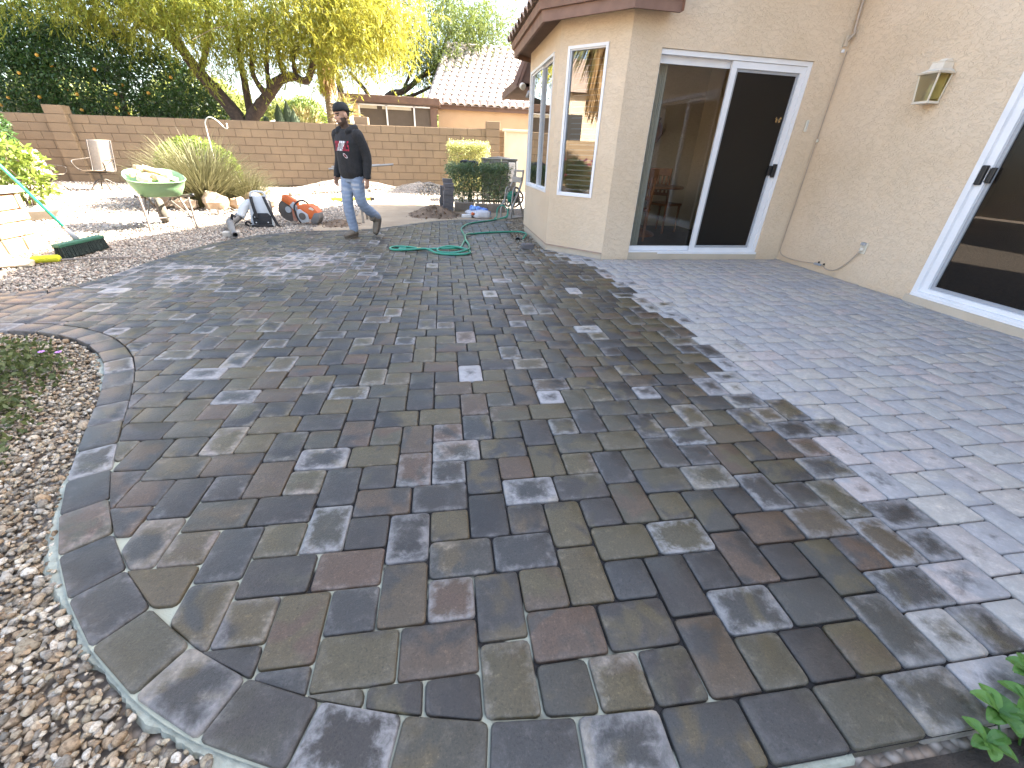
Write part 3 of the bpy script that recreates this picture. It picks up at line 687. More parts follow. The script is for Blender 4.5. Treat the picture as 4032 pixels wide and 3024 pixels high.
# far eave of the wing behind the bay, with its gable board
mb = MB(); mb.quad((1.30,7.1,2.27),(1.36,7.1,2.19),(1.66,7.1,2.75),(1.58,7.1,2.80)); mb.quad((1.36,7.1,2.19),(3.2,7.1,2.19),(3.2,7.1,3.1),(1.66,7.1,2.75)); mb.box((2.3,8.2,2.24),(1.9,2.2,.05)); mb.box((1.36,8.2,2.27),(.05,2.2,.14))
mb.build('far_eave', 'soffit_brown', house, world=True)
mb = MB(); mb.quad((1.27,7.08,2.28),(1.32,7.06,2.21),(1.50,7.06,2.66),(1.46,7.08,2.72)); mb.quad((1.33,7.05,2.20),(1.37,7.05,2.19),(1.55,7.05,2.66),(1.51,7.05,2.67)); mb.build('barge_board', 'fascia_brown', house, world=True)
mb = MB(); mb.box((3.2, 8.2, 1.1), (2.3, 2.2, 2.3)); mb.build('wall', 'stucco', house, world=True)
# main roof (tall gable behind wall B) and the roof over the wing: these throw the big shadow over the patio
mb = MB(); G = [(-9.4, 2.03), (4.2, 6.12), (9.62, 4.49)]
for (y0, z0), (y1, z1) in zip(G, G[1:]):
    v = [(4.05,y0,z0),(16,y0,z0),(16,y1,z1),(4.05,y1,z1)]; mb.add(v+[(x,y,z+.14) for x,y,z in v], [(0,3,2,1),(4,5,6,7),(0,1,5,4),(1,2,6,5),(2,3,7,6),(3,0,4,7)])
v = [(1.7,3.0,3.1),(4.6,3.0,3.1),(4.6,6.6,3.1),(1.7,6.6,3.1)]; mb.add(v+[(2.6,4.8,3.75),(4.6,4.8,3.75)], [(0,3,2,1),(0,1,5,4),(3,4,5,2),(0,4,3)])
mb.build('main_roof', 'clay_tile', house, world=True)
mb = MB(); mb.quad((4.49,9.3,0),(16,9.3,0),(16,9.3,4.5),(4.49,9.3,4.5)); mb.quad((16,-9,0),(16,9.3,0),(16,9.3,4.5),(16,-9,4.5)); mb.build('wall', 'stucco', house, world=True)
# room behind the glass
room = thing('dining_room', 'dim dining room seen through the sliding glass door', 'room', (3.2, 5.0, 0))
mb = MB(); rx0, rx1, ry0, ry1, rz1 = 1.95, 7.6, 3.50, 6.2, 2.55
mb.quad((rx0,ry0,.02),(rx1,ry0,.02),(rx1,ry1,.02),(rx0,ry1,.02)); mb.build('room_floor', 'floor_tile_dark', room, world=True)
mb = MB(); mb.quad((rx0,ry1,.02),(rx1,ry1,.02),(rx1,ry1,rz1),(rx0,ry1,rz1)); mb.quad((rx1,ry1,.02),(rx1,ry0,.02),(rx1,ry0,rz1),(rx1,ry1,rz1)); mb.quad((rx0,ry0,rz1),(rx0,ry1,rz1),(rx1,ry1,rz1),(rx1,ry0,rz1))
mb.box((3.0,6.1,1.28),(.7,.12,2.5)); mb.quad((4.7,3.5,.02),(4.7,4.6,.02),(4.7,4.6,rz1),(4.7,3.5,rz1))
mb.build('room_wall', 'drywall', room, world=True)
def dining_chair(loc, rz, label):
    t = thing('dining_chair', label, 'chair', loc, rz, 'dining chairs inside the room'); m = MB()
    for x in (-.19, .19):
        MB().tube([(x,.19,0),(x*.97,.20,.45),(x*.95,.26,1.0)], [.02,.022,.016], 6).build('leg', 'wood_warm', t); MB().tube([(x,-.19,0),(x,-.19,.44)], [.017,.022], 6).build('leg', 'wood_warm', t)
    MB().rbox((0,0,.455), (.44,.43,.04), .012).build('seat', 'wood_warm', t)
    MB().rbox((0,.255,.95),(.40,.025,.11),.008).build('top_rail', 'wood_warm', t); MB().rbox((0,.225,.62),(.38,.02,.05),.006).build('lower_rail', 'wood_warm', t)
    for k in range(4): MB().box((-.12+.08*k,.24,.77),(.035,.012,.28)).build('slat', 'wood_warm', t)
dining_chair((2.75, 4.55, .02), R(200), 'wooden slat-back dining chair nearest the glass door'); dining_chair((3.75, 5.45, .02), R(120), 'wooden dining chair on the far side of the table')
dining_chair((2.45, 5.25, .02), R(250), 'wooden dining chair tucked beside the bay window')
t = thing('dining_table', 'dark wooden dining table inside the room', 'table', (3.15, 5.1, .02)); MB().lathe([(.02,.73),(.62,.73),(.64,.745),(.62,.765),(.02,.765)], n=28).build('table_top', 'wood_warm', t, True, angle=40)
MB().lathe([(.05,.73),(.07,.5),(.06,.2),(.1,.1),(.3,.04),(.32,0)], n=14).build('pedestal', 'wood_warm', t, True)
bl = thing('window_blind', 'white horizontal slat blind behind the angled window', 'blind', (1.65, 3.62, .7))
P = plane_of(BAY[1], BAY[0])
for k in range(26):
    z = .76 + k*.0555; MB().quad(P(.16,z,.11), P(.57,z,.11), P(.57,z+.012,.145), P(.16,z+.012,.145)).build('slat', 'blind_white', bl, world=True)
vb = thing('vertical_blind', 'cream vertical blind strips drawn aside behind the door', 'blind', (2.35, 3.55, .05))
for k in range(7): MB().box((2.33+.022*k, 3.56+.01*(k % 2), 1.08), (.012, .085, 1.98), Matrix.Rotation(R(25+4*k), 3, 'Z')).build('strip', 'vertical_blind', vb, world=True)
vz = thing('wall_jar', 'round terracotta jar hanging on the dining room wall', 'jar', (3.62, 6.05, 1.55)); MB().lathe([(.02,-.17),(.09,-.13),(.15,0),(.11,.12),(.06,.17),(.075,.2)], n=14).build('body', 'wood_warm', vz, True); MB().lathe([(.07,.2),(.085,.21),(.07,.225)], n=14).build('rim', 'clay_tile', vz, True)
# ================================================================== boundary walls, gate, neighbours
def block_material():
    m, n, l, p = nmat('wall_block'); co = coords(n, True)
    oi = n.new('ShaderNodeObjectInfo')
    a = n.new('ShaderNodeAttribute'); a.attribute_name = 'col'
    c = mixc(n, l, ramp(n, l, noise(n, l, co, 2.2, 4), .3, .7), (.265, .19, .115), (.228, .163, .10))
    c = mixc(n, l, mathn(n, l, 'MULTIPLY', oi.outputs['Random'], .35), c, (.20, .14, .088))
    c = mixc(n, l, ramp(n, l, noise(n, l, co, 70, 4, .7), .5, .75), c, mixc(n, l, 1.0, c, (.72, .7, .68), 'MULTIPLY'))
    l.new(c, p.inputs['Base Color']); p.inputs['Roughness'].default_value = .92; l.new(bump(n, l, noise(n, l, co, 110, 4, .7), .5, .006), p.inputs['Normal'])
block_material()
M('wall_mortar', (.15, .105, .068), .95, .1, 8, None, .4, 60, world=True); M('gate_cream', (.62, .55, .40), .7, .06, 3)
def wz(x): return .0125*(x+5.0)                      # the wall climbs slightly to the right
def block_mesh(L, H, D):
    bm = bmesh.new(); bmesh.ops.create_cube(bm, size=1); bmesh.ops.scale(bm, vec=(L, D, H), verts=bm.verts)
    bmesh.ops.bevel(bm, geom=[e for e in bm.edges if all(v.co.y < 0 for v in e.verts)], offset=.007, segments=1, affect='EDGES')
    me = bpy.data.meshes.new('block'); bm.to_mesh(me); bm.free(); me.materials.append(MATS['wall_block']); return me
BL, BH, WY = .452, .2185, 13.8
wall = thing('block_wall', 'tan concrete block garden wall running across the back yard', 'wall', (-5, WY, 0))
mb = MB()
for x0, x1 in ((-12.6, 1.42),):
    mb.add([(x0,WY+.012,wz(x0)-.1),(x1,WY+.012,wz(x1)-.1),(x1,WY+.2,wz(x1)-.1),(x0,WY+.2,wz(x0)-.1),(x0,WY+.012,1.755+wz(x0)),(x1,WY+.012,1.755+wz(x1)),(x1,WY+.2,1.755+wz(x1)),(x0,WY+.2,1.755+wz(x0))], [(0,1,5,4),(1,2,6,5),(2,3,7,6),(3,0,4,7),(4,5,6,7)])
mb.build('mortar_core', 'wall_mortar', wall, world=True)
full, half = block_mesh(BL-.011, BH-.011, .21), block_mesh(BL/2-.011, BH-.011, .21); br = random.Random(8)
tilt = Matrix.Rotation(-math.atan(.0125), 4, 'Y')
for c in range(8):
    x = -12.55 + (BL/2 if c % 2 else 0)
    if c % 2: x -= 0
    while x < 1.3:
        me = full
        o = link('block', me, wall); o.matrix_basis = Matrix.Translation((x+BL/2+5, .105-br.uniform(0, .005), (c+.5)*BH+.005+wz(x+BL/2))) @ tilt
        x += BL
for c in range(0):
    pass
def pilaster(x, w, h, name, parent, face=-.07):
    m = block_mesh(w, .2185-.008, .30)
    n_ = round(h/.2185)
    for k in range(n_): o = link('pilaster_block', m, parent); o.matrix_basis = Matrix.Translation((x+5, .15+face, (k+.5)*.2185+wz(x)))
pilaster(-10.8, .50, 1.97, 'p', wall, -.12); pilaster(1.62, .45, 1.97, 'p', wall, -.06); pilaster(-2.52, .42, 1.97, 'p', wall, .085)
pilaster(1.93, .16, 1.75, 'p', wall, .06)
# gate panel between wall and house
gt = thing('side_gate', 'cream metal side gate between block wall and house', 'gate', (2.5, 13.75, 0))
MB().rbox((.08,.03,.89),(1.05,.04,1.78),.01).build('panel', 'gate_cream', gt); MB().rbox((.05,.0,1.82),(1.25,.10,.07),.01).build('top_rail', 'gate_cream', gt); MB().rbox((-.47,.0,.9),(.05,.08,1.8),.01).build('post', 'gate_cream', gt)
# side wall far left (mirrored by the bay window)
sw = thing('side_wall', 'tan block wall along the left side of the yard', 'wall', (-12.7, 4, 0)); mb = MB(); mb.box((0,-.8,.85),(.2,21,1.72)); mb.build('mortar_core', 'wall_mortar', sw)
V, F = [], []
mb = MB()
for c in range(8):
    y = -11.2 + (BL/2 if c % 2 else 0)
    while y < 9.4: mb.box((.105, y+BL/2, (c+.5)*.2185), (.012, BL-.011, .2075)); y += BL
ob = mb.build('block_course', 'wall_block', sw); tag(ob, kind='stuff')

# ------------------------------------------------ neighbour's house
nb = thing('neighbour_house', 'peach stucco neighbour house with steep pale barrel tile roof', 'house', (2, 21, 0))
mb = MB(); mb.box((4.0, 24, 1.5), (8.3, 6, 3.0)); mb.build('wall', 'stucco_neighbour', nb, world=True)
mb = MB(); mb.rbox((4.0,20.86,2.93),(9.4,.05,.2),.01); mb.quad((-.62,20.9,2.86),(8.6,20.9,2.86),(8.6,21.3,2.86),(-.62,21.3,2.86)); mb.build('fascia', 'soffit_brown', nb, world=True)
SL = math.atan2(2.62, 3.0); RY0, RZ0 = 20.72, 2.99
mb = MB(); mb.quad((-.72,RY0,RZ0),(8.8,RY0,RZ0),(8.8,RY0+3.05,RZ0+2.66),(.30,RY0+3.05,RZ0+2.66)); mb.quad((-.72,RY0,RZ0),(.30,RY0+3.05,RZ0+2.66),(.4,RY0+6.1,RZ0),(-.72,RY0+6.1,RZ0)); rf = mb.build('roof', 'clay_tile', nb, world=True)
M('pale_tile', (.52, .46, .42), .85, .1, 5, (.42, .35, .31), .3, 60)
NT = tile_mesh(.47, .345, .115, .045); NT.materials[0] = MATS['pale_tile']; NT.name = 'roof_tile'
o0 = nb.location; nt_rows = 13; rest = MB(); trr = random.Random(2)
for r_ in range(nt_rows):
    q = r_/nt_rows*4.0; y = RY0 + q*math.cos(SL); z = RZ0 + q*math.sin(SL) + .015; xl = -.62 + r_/nt_rows*1.0
    k = 0
    while xl + k*.337 < 4.6:
        x = xl + .17 + k*.337; k += 1
        if x > 4.4: break
        o = link('roof_tile', NT, rf); o.matrix_basis = Matrix.Translation((x-o0.x, y-o0.y, z-o0.z+trr.uniform(0, .012))) @ Matrix.Rotation(SL-.05, 4, 'X') @ Matrix.Rotation(R(trr.uniform(-1.5, 1.5)), 4, 'Z')
for k in range(9):
    mb = MB(); prof = [(.13*math.cos(math.pi*i/6), .12*math.sin(math.pi*i/6)) for i in range(7)]
    mb.loft([[(x, RY0+3.02+a, RZ0+2.64+b) for a, b in prof] for x in (.25+.5*k, .25+.5*k+.55)], cap=True); mb.v = [(v[0], v[1], v[2]+.03*((v[0]-.25-.5*k) > .3)) for v in mb.v]
    mb.build('ridge_tile', 'pale_tile', rf, True, world=True)
# screened porch of the neighbour
po = thing('screened_porch', 'flat-roofed screened porch with brown fascia beyond the wall', 'porch', (-2.3, 20, 0))
mb = MB(); mb.rbox((-2.15,20.6,3.0),(4.2,1.6,.26),.02); mb.build('fascia', 'soffit_brown', po, world=True)
mb = MB(); mb.box((-3.62,19.95,1.4),(.22,.2,2.8)); mb.build('corner_post', 'stucco_neighbour', po, world=True)
for x in (-3.48, -2.34, -1.18): MB().box((x,19.93,1.42),(.06,.06,2.76)).build('mullion', 'white_aluminium', po, world=True)
MB().box((-2.0,19.93,2.78),(3.0,.06,.05)).build('head_rail', 'white_aluminium', po, world=True)
M('screen_brown', (.10, .078, .06), .9, .06, 3); M('shade_cloth', (.5, .45, .36), .9, .05, 2)
for x in (-2.91, -1.76, -.75): MB().box((x,20.0,1.42),(1.1 if x < -1 else .8,.02,2.7)).build('screen', 'screen_brown', po, world=True)
for x, w in ((-3.1,.72),(-2.42,.2),(-1.8,1.0)): MB().box((x,19.965,2.70),(w,.03,.11)).build('shade_roll', 'shade_cloth', po, world=True)
MB().box((-.35,19.96,2.0),(.28,.05,1.6)).build('end_panel', 'soffit_brown', po, world=True)
# far white roof and the houses to the left that the bay window mirrors
fr = thing('far_house', 'distant house with a low pale roof beyond the cactus', 'house', (-8, 31, 0)); mb = MB(); mb.box((-8.3,32.6,1.1),(5.5,3,2.2)); mb.build('wall', 'stucco_neighbour', fr, world=True)
mb = MB(); mb.add([(-11.5,30.2,2.15),(-5,30.2,2.15),(-5,35,2.15),(-11.5,35,2.15),(-8.6,32.6,3.0),(-7.0,31.6,3.55)], [(0,1,5,4),(1,2,5),(2,3,4,5),(3,0,4)]); mb.build('roof', 'pale_tile', fr, world=True)
lh = thing('left_house', 'tan two-storey house with brown hip roof beyond the left wall', 'house', (-24, -2, 0)); mb = MB(); mb.box((-25,-2,2.2),(7,11,4.4)); mb.build('wall', 'stucco', lh, world=True)
mb = MB(); mb.add([(-21,-8,4.4),(-21,4,4.4),(-29,4,4.4),(-29,-8,4.4),(-25,-3.5,6.6),(-25,-.5,6.6)], [(0,1,5,4),(1,2,5),(2,3,4,5),(3,0,4)]); mb.build('roof', 'clay_tile', lh, world=True)
for y in (-5.5,-2,1.5): MB().box((-21.47,y,2.6),(.05,1.3,1.5)).build('window', 'black_plastic', lh, world=True)

# ================================================================== vegetation
leafmat('mesquite_leaf', (.31, .275, .034), (.165, .215, .036), .46, .5, (.5, .45, .06)); leafmat('citrus_leaf', (.027, .060, .020), (.058, .112, .028), .2, .33, (.11, .2, .035))
leafmat('green_leaf', (.15, .19, .045), (.075, .115, .03), .35, .45, (.24, .28, .05)); leafmat('hedge_leaf', (.15, .20, .11), (.10, .145, .075), .3, .45, (.12, .2, .06))
leafmat('pale_hedge_leaf', (.50, .49, .22), (.36, .38, .15), .4, .5, (.6, .6, .2)); leafmat('olive_leaf', (.17, .21, .06), (.24, .25, .07), .45, .5, (.4, .42, .1))
leafmat('lime_leaf', (.20, .25, .04), (.11, .17, .03), .35, .45, (.32, .36, .06)); leafmat('grass_blade', (.20, .195, .095), (.13, .12, .065), .2, .55, (.3, .27, .12)); leafmat('lantana_leaf', (.075, .10, .035), (.13, .15, .05), .3, .5)
leafmat('palm_frond', (.17, .22, .06), (.36, .27, .12), .3, .5); leafmat('dry_frond', (.42, .27, .12), (.30, .18, .075), .25, .6); leafmat('broad_leaf', (.055, .14, .03), (.12, .24, .05), .3, .32, (.2, .34, .06))
M('bark', (.085, .060, .045), .95, .3, 10, (.045, .032, .025), 1.0, 26, world=True); M('palm_bark', (.30, .24, .18), .95, .2, 14, (.19, .145, .11), 1.0, 30, world=True); M('orange_fruit', (.50, .27, .03), .45, .1, 12); M('twig', (.20, .15, .10), .85, .2, 20)
def leaves(name, P, D, L, W, mat, parent, droop=0, fold=True, col=None, seed=1):
    """one quad (diamond, folded) leaf at each P along direction D"""
    g = np.random.default_rng(seed); n = len(P); D = D/np.linalg.norm(D, axis=1)[:, None]; r = g.normal(size=(n, 3)); S = np.cross(D, r); S /= np.linalg.norm(S, axis=1)[:, None]+1e-9
    Nn = np.cross(D, S); L = np.broadcast_to(L, (n,))[:, None]; W = np.broadcast_to(W, (n,))[:, None]
    a = P; b = P + D*L*.45 + S*W*.5 + Nn*W*.12; c = P + D*L + np.array([0, 0, -1.0])*droop*L; d = P + D*L*.45 - S*W*.5 + Nn*W*.12
    V = np.stack([a, b, c, d], 1).reshape(-1, 3); F = np.arange(4*n).reshape(n, 4)
    cc = g.random(n) if col is None else col
    return nmesh(name, V, F, mat, parent, np.repeat(cc, 4))
def rnd_dir(n, g, up=0.0):
    d = g.normal(size=(n, 3)); d[:, 2] += up; return d/np.linalg.norm(d, axis=1)[:, None]
def blob(n, c, r, g, shell=.5):
    d = rnd_dir(n, g); t = (shell + (1-shell)*g.random(n))**(1/3.0) if shell < 1 else np.ones(n); return np.array(c) + d*np.array(r)*t[:, None]
def limb(mb, pts, r0, r1, n=9):
    p = catmull(pts, 5); k = len(p); lr = random.Random(len(mb.v)); rs = [(r0+(r1-r0)*(i/(k-1))**.8)*(1+lr.uniform(-.08, .08)) for i in range(k)]; mb.tube(p, rs, n); return p

# --- big mesquite behind the wall
tr_ = thing('mesquite_tree', 'spreading tree with yellow green drooping foliage and forked dark trunk', 'tree', (-6.5, 15.5, 0)); g = np.random.default_rng(21); mb = MB()
Y0 = 15.5
limb(mb, [(-6.45,Y0,-.1),(-6.5,Y0,1.3),(-6.75,Y0,2.0),(-7.3,Y0-.1,2.8),(-7.65,Y0-.2,3.4),(-7.95,Y0-.3,4.2)], .30, .11)
limb(mb, [(-7.6,Y0-.2,3.3),(-8.3,Y0,4.0),(-9.1,Y0,4.35)], .09, .03); limb(mb, [(-7.45,Y0,3.1),(-7.1,Y0+.2,3.9),(-6.9,Y0+.3,5.0)], .1, .04)
limb(mb, [(-6.4,Y0,.6),(-6.35,Y0,1.7),(-5.95,Y0,2.2),(-5.5,Y0-.1,2.6),(-5.1,Y0-.2,2.95),(-4.65,Y0-.3,3.05),(-4.25,Y0-.4,2.95),(-3.98,Y0-.5,3.3),(-3.7,Y0-.5,4.0)], .24, .07)
limb(mb, [(-6.3,Y0+.1,2.0),(-6.28,Y0+.1,2.7),(-6.25,Y0+.1,3.5),(-6.1,Y0,4.4)], .14, .06)
limb(mb, [(-5.6,Y0-.1,2.5),(-5.85,Y0-.2,3.0),(-5.78,Y0-.2,3.6),(-5.5,Y0-.2,4.6)], .1, .04); limb(mb, [(-5.5,Y0-.1,2.65),(-5.45,Y0-.1,3.2),(-5.36,Y0,3.8),(-5.1,Y0,4.6)], .09, .035); limb(mb, [(-4.9,Y0-.2,3.0),(-5.0,Y0-.2,3.6),(-4.6,Y0-.2,4.3)], .08, .03)
limb(mb, [(-4.55,Y0-.3,3.05),(-4.5,Y0-.3,3.6),(-3.9,Y0-.2,4.4)], .09, .03)
mb.build('trunk', 'bark', tr_, True, world=True)
# foliage: drooping strands of small leaflets hung from many twig tips
def strands(centers, nstr, ln, g, spread, leaf_per, sag=.9):
    idx = g.integers(0, len(centers), nstr); A = centers[idx] + g.normal(size=(nstr, 3))*spread; d = rnd_dir(nstr, g, -.1); d[:, 2] -= g.uniform(0, sag, nstr); d /= np.linalg.norm(d, axis=1)[:, None]
    L = g.uniform(.5, 1.0, nstr)*ln; t = g.random((nstr, leaf_per)); P = A[:, None, :] + d[:, None, :]*(L[:, None]*t)[:, :, None]; P[:, :, 2] -= (t**2)*L[:, None]*.25
    D = d[:, None, :] + g.normal(size=(nstr, leaf_per, 3))*.55; D[:, :, 2] -= .25
    return P.reshape(-1, 3), D.reshape(-1, 3), np.repeat(g.random(nstr), leaf_per)
cen = np.concatenate([blob(170, (-5.6,Y0,5.4), (4.6,2.6,1.6), g, .3), blob(46, (-3.0,Y0-.5,4.6), (1.9,1.6,1.05), g, .2), blob(60, (-8.6,Y0-.5,4.95), (2.3,1.5,.75), g, .2), blob(30, (-10.6,Y0-.8,5.1), (1.8,1.0,.5), g, .2), blob(26, (-1.9,Y0-.3,5.0), (1.5,1.2,.8), g, .2), blob(16, (-3.2,Y0-.6,3.75), (1.1,1.0,.5), g, .2), blob(8, (-6.6,Y0-.6,3.7), (.9,.6,.4), g, .2), blob(16, (-4.9,Y0-.6,4.0), (1.3,.6,.4), g, .2), blob(20, (-5.8,Y0-.9,4.35), (2.4,.5,.4), g, .2)])
cen = cen[cen[:, 2] > 3.55]
Pm, Dm, Cm = strands(cen, 7200, .9, g, .38, 17)
warm = np.clip((Pm[:, 0]+6.5)/4.5, 0, 1); Cm = np.clip(Cm*.75 + .5 - .5*warm, 0, 1)
leaves('crown', Pm - np.array([-6.5,15.5,0]), Dm, g.uniform(.09, .17, len(Pm)), .026, 'mesquite_leaf', tr_, .15, col=Cm, seed=3)
mb = MB(); tg = random.Random(5)
for k in range(170):
    c = cen[tg.randrange(len(cen))]; a = Vector(c); b = a + Vector((tg.gauss(0,.5), tg.gauss(0,.4), tg.uniform(-.75, .1))); mb.tube([a, (a+b)/2+Vector((0,0,.06)), b], [.012,.009,.004], 4)
tag(mb.build('twigs', 'twig', tr_, world=True), kind='stuff')
# --- citrus left, behind the wall
ct = thing('citrus_tree', 'dense dark green citrus tree with oranges behind the left wall', 'tree', (-10.6, 16.2, 0)); g = np.random.default_rng(22)
parts = [((-10.6,16.4,2.9),(2.3,1.6,1.4)), ((-12.4,16.6,2.9),(1.9,1.5,1.35)), ((-8.9,16.3,2.55),(1.35,1.2,1.0)), ((-14.2,16.6,2.8),(1.5,1.3,1.2)), ((-11.4,16.2,3.7),(1.8,1.3,.95)), ((-8.0,16.2,2.1),(.75,.7,.55)), ((-13.0,16.3,3.7),(1.3,1.0,.8))]
P_, D_ = [], []
for c, r in parts:
    n_ = int(9000*r[0]*r[2]/3); q = blob(n_, c, r, g, .45); q += g.normal(size=q.shape)*.07; P_.append(q); d = (q-np.array(c))/np.array(r)*.6 + g.normal(size=q.shape)*.6; d[:, 2] -= .15; D_.append(d)
P_ = np.concatenate(P_); D_ = np.concatenate(D_); k = P_[:, 2] > 1.45; P_, D_ = P_[k], D_[k]
leaves('crown', P_-np.array([-10.6,16.2,0]), D_, g.uniform(.09, .15, len(P_)), g.uniform(.045, .07, len(P_)), 'citrus_leaf', ct, .1, seed=4)
mb = MB(); limb(mb, [(-10.6,16.3,-.1),(-10.55,16.3,1.2),(-10.4,16.3,2.4)], .14, .07); limb(mb, [(-12.4,16.5,-.1),(-12.4,16.5,1.2),(-12.5,16.5,2.4)], .12, .06); limb(mb, [(-10.55,16.3,1.1),(-9.8,16.3,1.9),(-9.1,16.3,2.4)], .09, .04); mb.build('trunk', 'bark', ct, True, world=True)
orr = random.Random(9)
for k in range(18):
    c, r = parts[orr.choice([0,0,1,1,2,3])]; a = orr.uniform(-2.2, -.9); zz = orr.uniform(-.85, .3); rr = math.sqrt(max(0, 1-zz*zz)); q = (c[0]+r[0]*rr*math.cos(a)*1.02, c[1]+r[1]*rr*math.sin(a)*1.04, max(1.85, c[2]+r[2]*zz*1.02))
    MB().sphere((q[0]+10.6, q[1]-16.2, q[2]), .046, 10, 7).build('orange', 'orange_fruit', ct, True)
# --- feathery tree behind the porch
t2 = thing('feathery_tree', 'loose light green tree with bare limbs behind the porch', 'tree', (-3.5, 24, 0)); g = np.random.default_rng(23); mb = MB()
limb(mb, [(-4.85,24,-.1),(-4.8,24,2.4),(-4.9,24,3.6),(-5.0,24,4.6),(-4.7,24,6.4)], .2, .1); limb(mb, [(-3.5,24,-.1),(-3.4,24,3.0),(-4.4,24.2,4.4)], .2, .06)
limb(mb, [(-2.9,24,-.1),(-2.8,24,3.2),(-1.8,24,3.75),(-.9,24,4.4),(-.2,24,4.95),(.6,24,6.3)], .2, .06); limb(mb, [(-2.6,24,3.3),(-1.5,24,3.55),(-.4,24,4.0),(.9,24,4.4)], .11, .04); limb(mb, [(-1.9,24,3.7),(-1.2,24,5.0),(-.9,24,6.2)], .09, .03); limb(mb, [(-.9,24,4.4),(.3,24,4.75),(1.4,24,5.9)], .07, .03)
mb.build('trunk', 'bark', t2, True, world=True)
cen = np.concatenate([blob(130, (-1.8,24,6.6), (4.6,2.2,1.8), g, .3), blob(40, (.2,24,5.0), (1.6,1.4,1.0), g, .2), blob(22, (2.6,24.6,6.6), (1.8,1.2,1.0), g, .2)])
Pm, Dm, Cm = strands(cen, 3900, 1.0, g, .42, 15, .5); leaves('crown', Pm-np.array([-3.5,24,0]), Dm, g.uniform(.11, .2, len(Pm)), .034, 'green_leaf', t2, .1, col=Cm, seed=6)
# --- palm trunk, saguaro, distant yellow shrub, filler trees on the horizon
pt = thing('palm_tree', 'straight slim palm trunk with hanging dry skirt beyond the wall', 'palm tree', (-4.3, 18, 0)); rings = []
mb = MB(); zz = 0
for k in range(60): mb.lathe([(.16-.0006*k, k*.085), (.178-.0006*k, k*.085+.03), (.155-.0006*k, k*.085+.085)], (0.03*k/20,0,0), 10, cap=False)
mb.build('trunk', 'palm_bark', pt, True); g = np.random.default_rng(24)
n_ = 900; a = g.uniform(0, 6.283, n_); P_ = np.c_[.1*np.cos(a)+.08, .1*np.sin(a), g.uniform(3.4, 5.0, n_)]; D_ = np.c_[np.cos(a)*.35, np.sin(a)*.35, -np.ones(n_)]; leaves('dry_skirt', P_, D_, g.uniform(.35, .8, n_), .05, 'dry_frond', pt, .2, seed=8)
sg = thing('saguaro_cactus', 'ribbed green columnar cactus cluster just above the wall', 'cactus', (-5.5, 16.2, 0)); M('cactus_skin', (.14, .19, .11), .7, .15, 8, (.10, .14, .08), .3, 40)
def column_cactus(x, y, h, r, lean=0):
    rings = []
    for k in range(9):
        t = k/8; rr = r*(1 if t < .8 else math.sqrt(max(.02, 1-((t-.8)/.2)**2))); rings.append([((x+lean*t)+rr*(1+.13*math.cos(10*2*math.pi*q/40))*math.cos(2*math.pi*q/40), y+rr*(1+.13*math.cos(10*2*math.pi*q/40))*math.sin(2*math.pi*q/40), h*t) for q in range(40)])
    MB().loft(rings).build('stem', 'cactus_skin', sg, True)
for x, y, h, r, le in ((-.12,0,2.35,.15,.02),(.12,.1,2.48,.13,.05),(.28,-.05,2.25,.11,.12),(-.02,-.2,2.15,.11,0),(.36,.1,2.05,.09,.1)): column_cactus(x, y, h, r, le)
MB().sphere((-.55,0,1.87), .09, 12, 8, (1,1,1.25)).build('bud', 'cactus_skin', sg, True)
def bush(name, label, cat, loc, blobs, n, L, W, mat, seed, stem=None, shell=.4, up=.2, group=None):
    t = thing(name, label, cat, loc, 0, group); g = np.random.default_rng(seed); P_, D_ = [], []; tot = sum(r[0]*r[1]*r[2] for _, r in blobs)
    for c, r in blobs:
        q = blob(max(20, int(n*r[0]*r[1]*r[2]/tot)), c, r, g, shell); P_.append(q); D_.append((q-np.array(c))/np.array(r)*.5 + g.normal(size=q.shape)*.6 + np.array([0,0,up]))
    P_ = np.concatenate(P_); D_ = np.concatenate(D_); k = P_[:, 2] > .01; P_, D_ = P_[k], D_[k]
    leaves('foliage', P_, D_, g.uniform(L*.7, L*1.3, len(P_)), W, mat, t, .1, seed=seed)
    mb = MB(); r = random.Random(seed)
    for k in range(stem or 5):
        c = blobs[r.randrange(len(blobs))][0]; mb.tube([(r.gauss(0,.05), r.gauss(0,.05), -.05), (c[0]*.4, c[1]*.4, c[2]*.55), (c[0]+r.gauss(0,.1), c[1]+r.gauss(0,.1), c[2])], [.018,.013,.006], 5)
    mb.build('stems', 'twig', t); return t
bush('yellow_shrub', 'rounded yellow green shrub far beyond the wall', 'shrub', (-7.5,27,0), [((0,0,2.4),(1.15,1,1.15)),((.7,0,1.9),(.7,.8,1.0)),((-.8,0,2.0),(.8,.8,1.0))], 9000, .14, .06, 'lime_leaf', 31)
for i, (x, y, s) in enumerate(((-16,34,5.2),(-21,30,4.6),(9,36,5.0),(-11.5,38,4.2),(-2,40,5.2))):
    bush('distant_tree', ['broad dark tree far behind the citrus','round dark tree at the far left horizon','dark tree hidden far behind the tile roof','far tree behind the yellow shrub','far tree behind the feathery tree'][i], 'tree', (x,y,0), [((0,0,s*.62),(s*.55,s*.5,s*.36)),((s*.3,0,s*.5),(s*.35,s*.4,s*.3)),((-s*.3,0,s*.5),(s*.35,s*.4,s*.3))], 5200, .34, .17, 'olive_leaf', 40+i, group='trees on the horizon')
bush('palm_like_bush', 'spiky palm fronds poking above the wall beside the person', 'shrub', (-5.0,17.2,0), [((0,0,1.75),(.45,.3,.35))], 260, .5, .05, 'palm_frond', 36, shell=.1, up=.5)
bush('palm_like_bush', 'spiky palm fronds at the porch corner post', 'shrub', (-3.75,18.2,0), [((0,0,2.3),(.3,.3,.55))], 200, .45, .05, 'palm_frond', 37, shell=.1, up=.3)
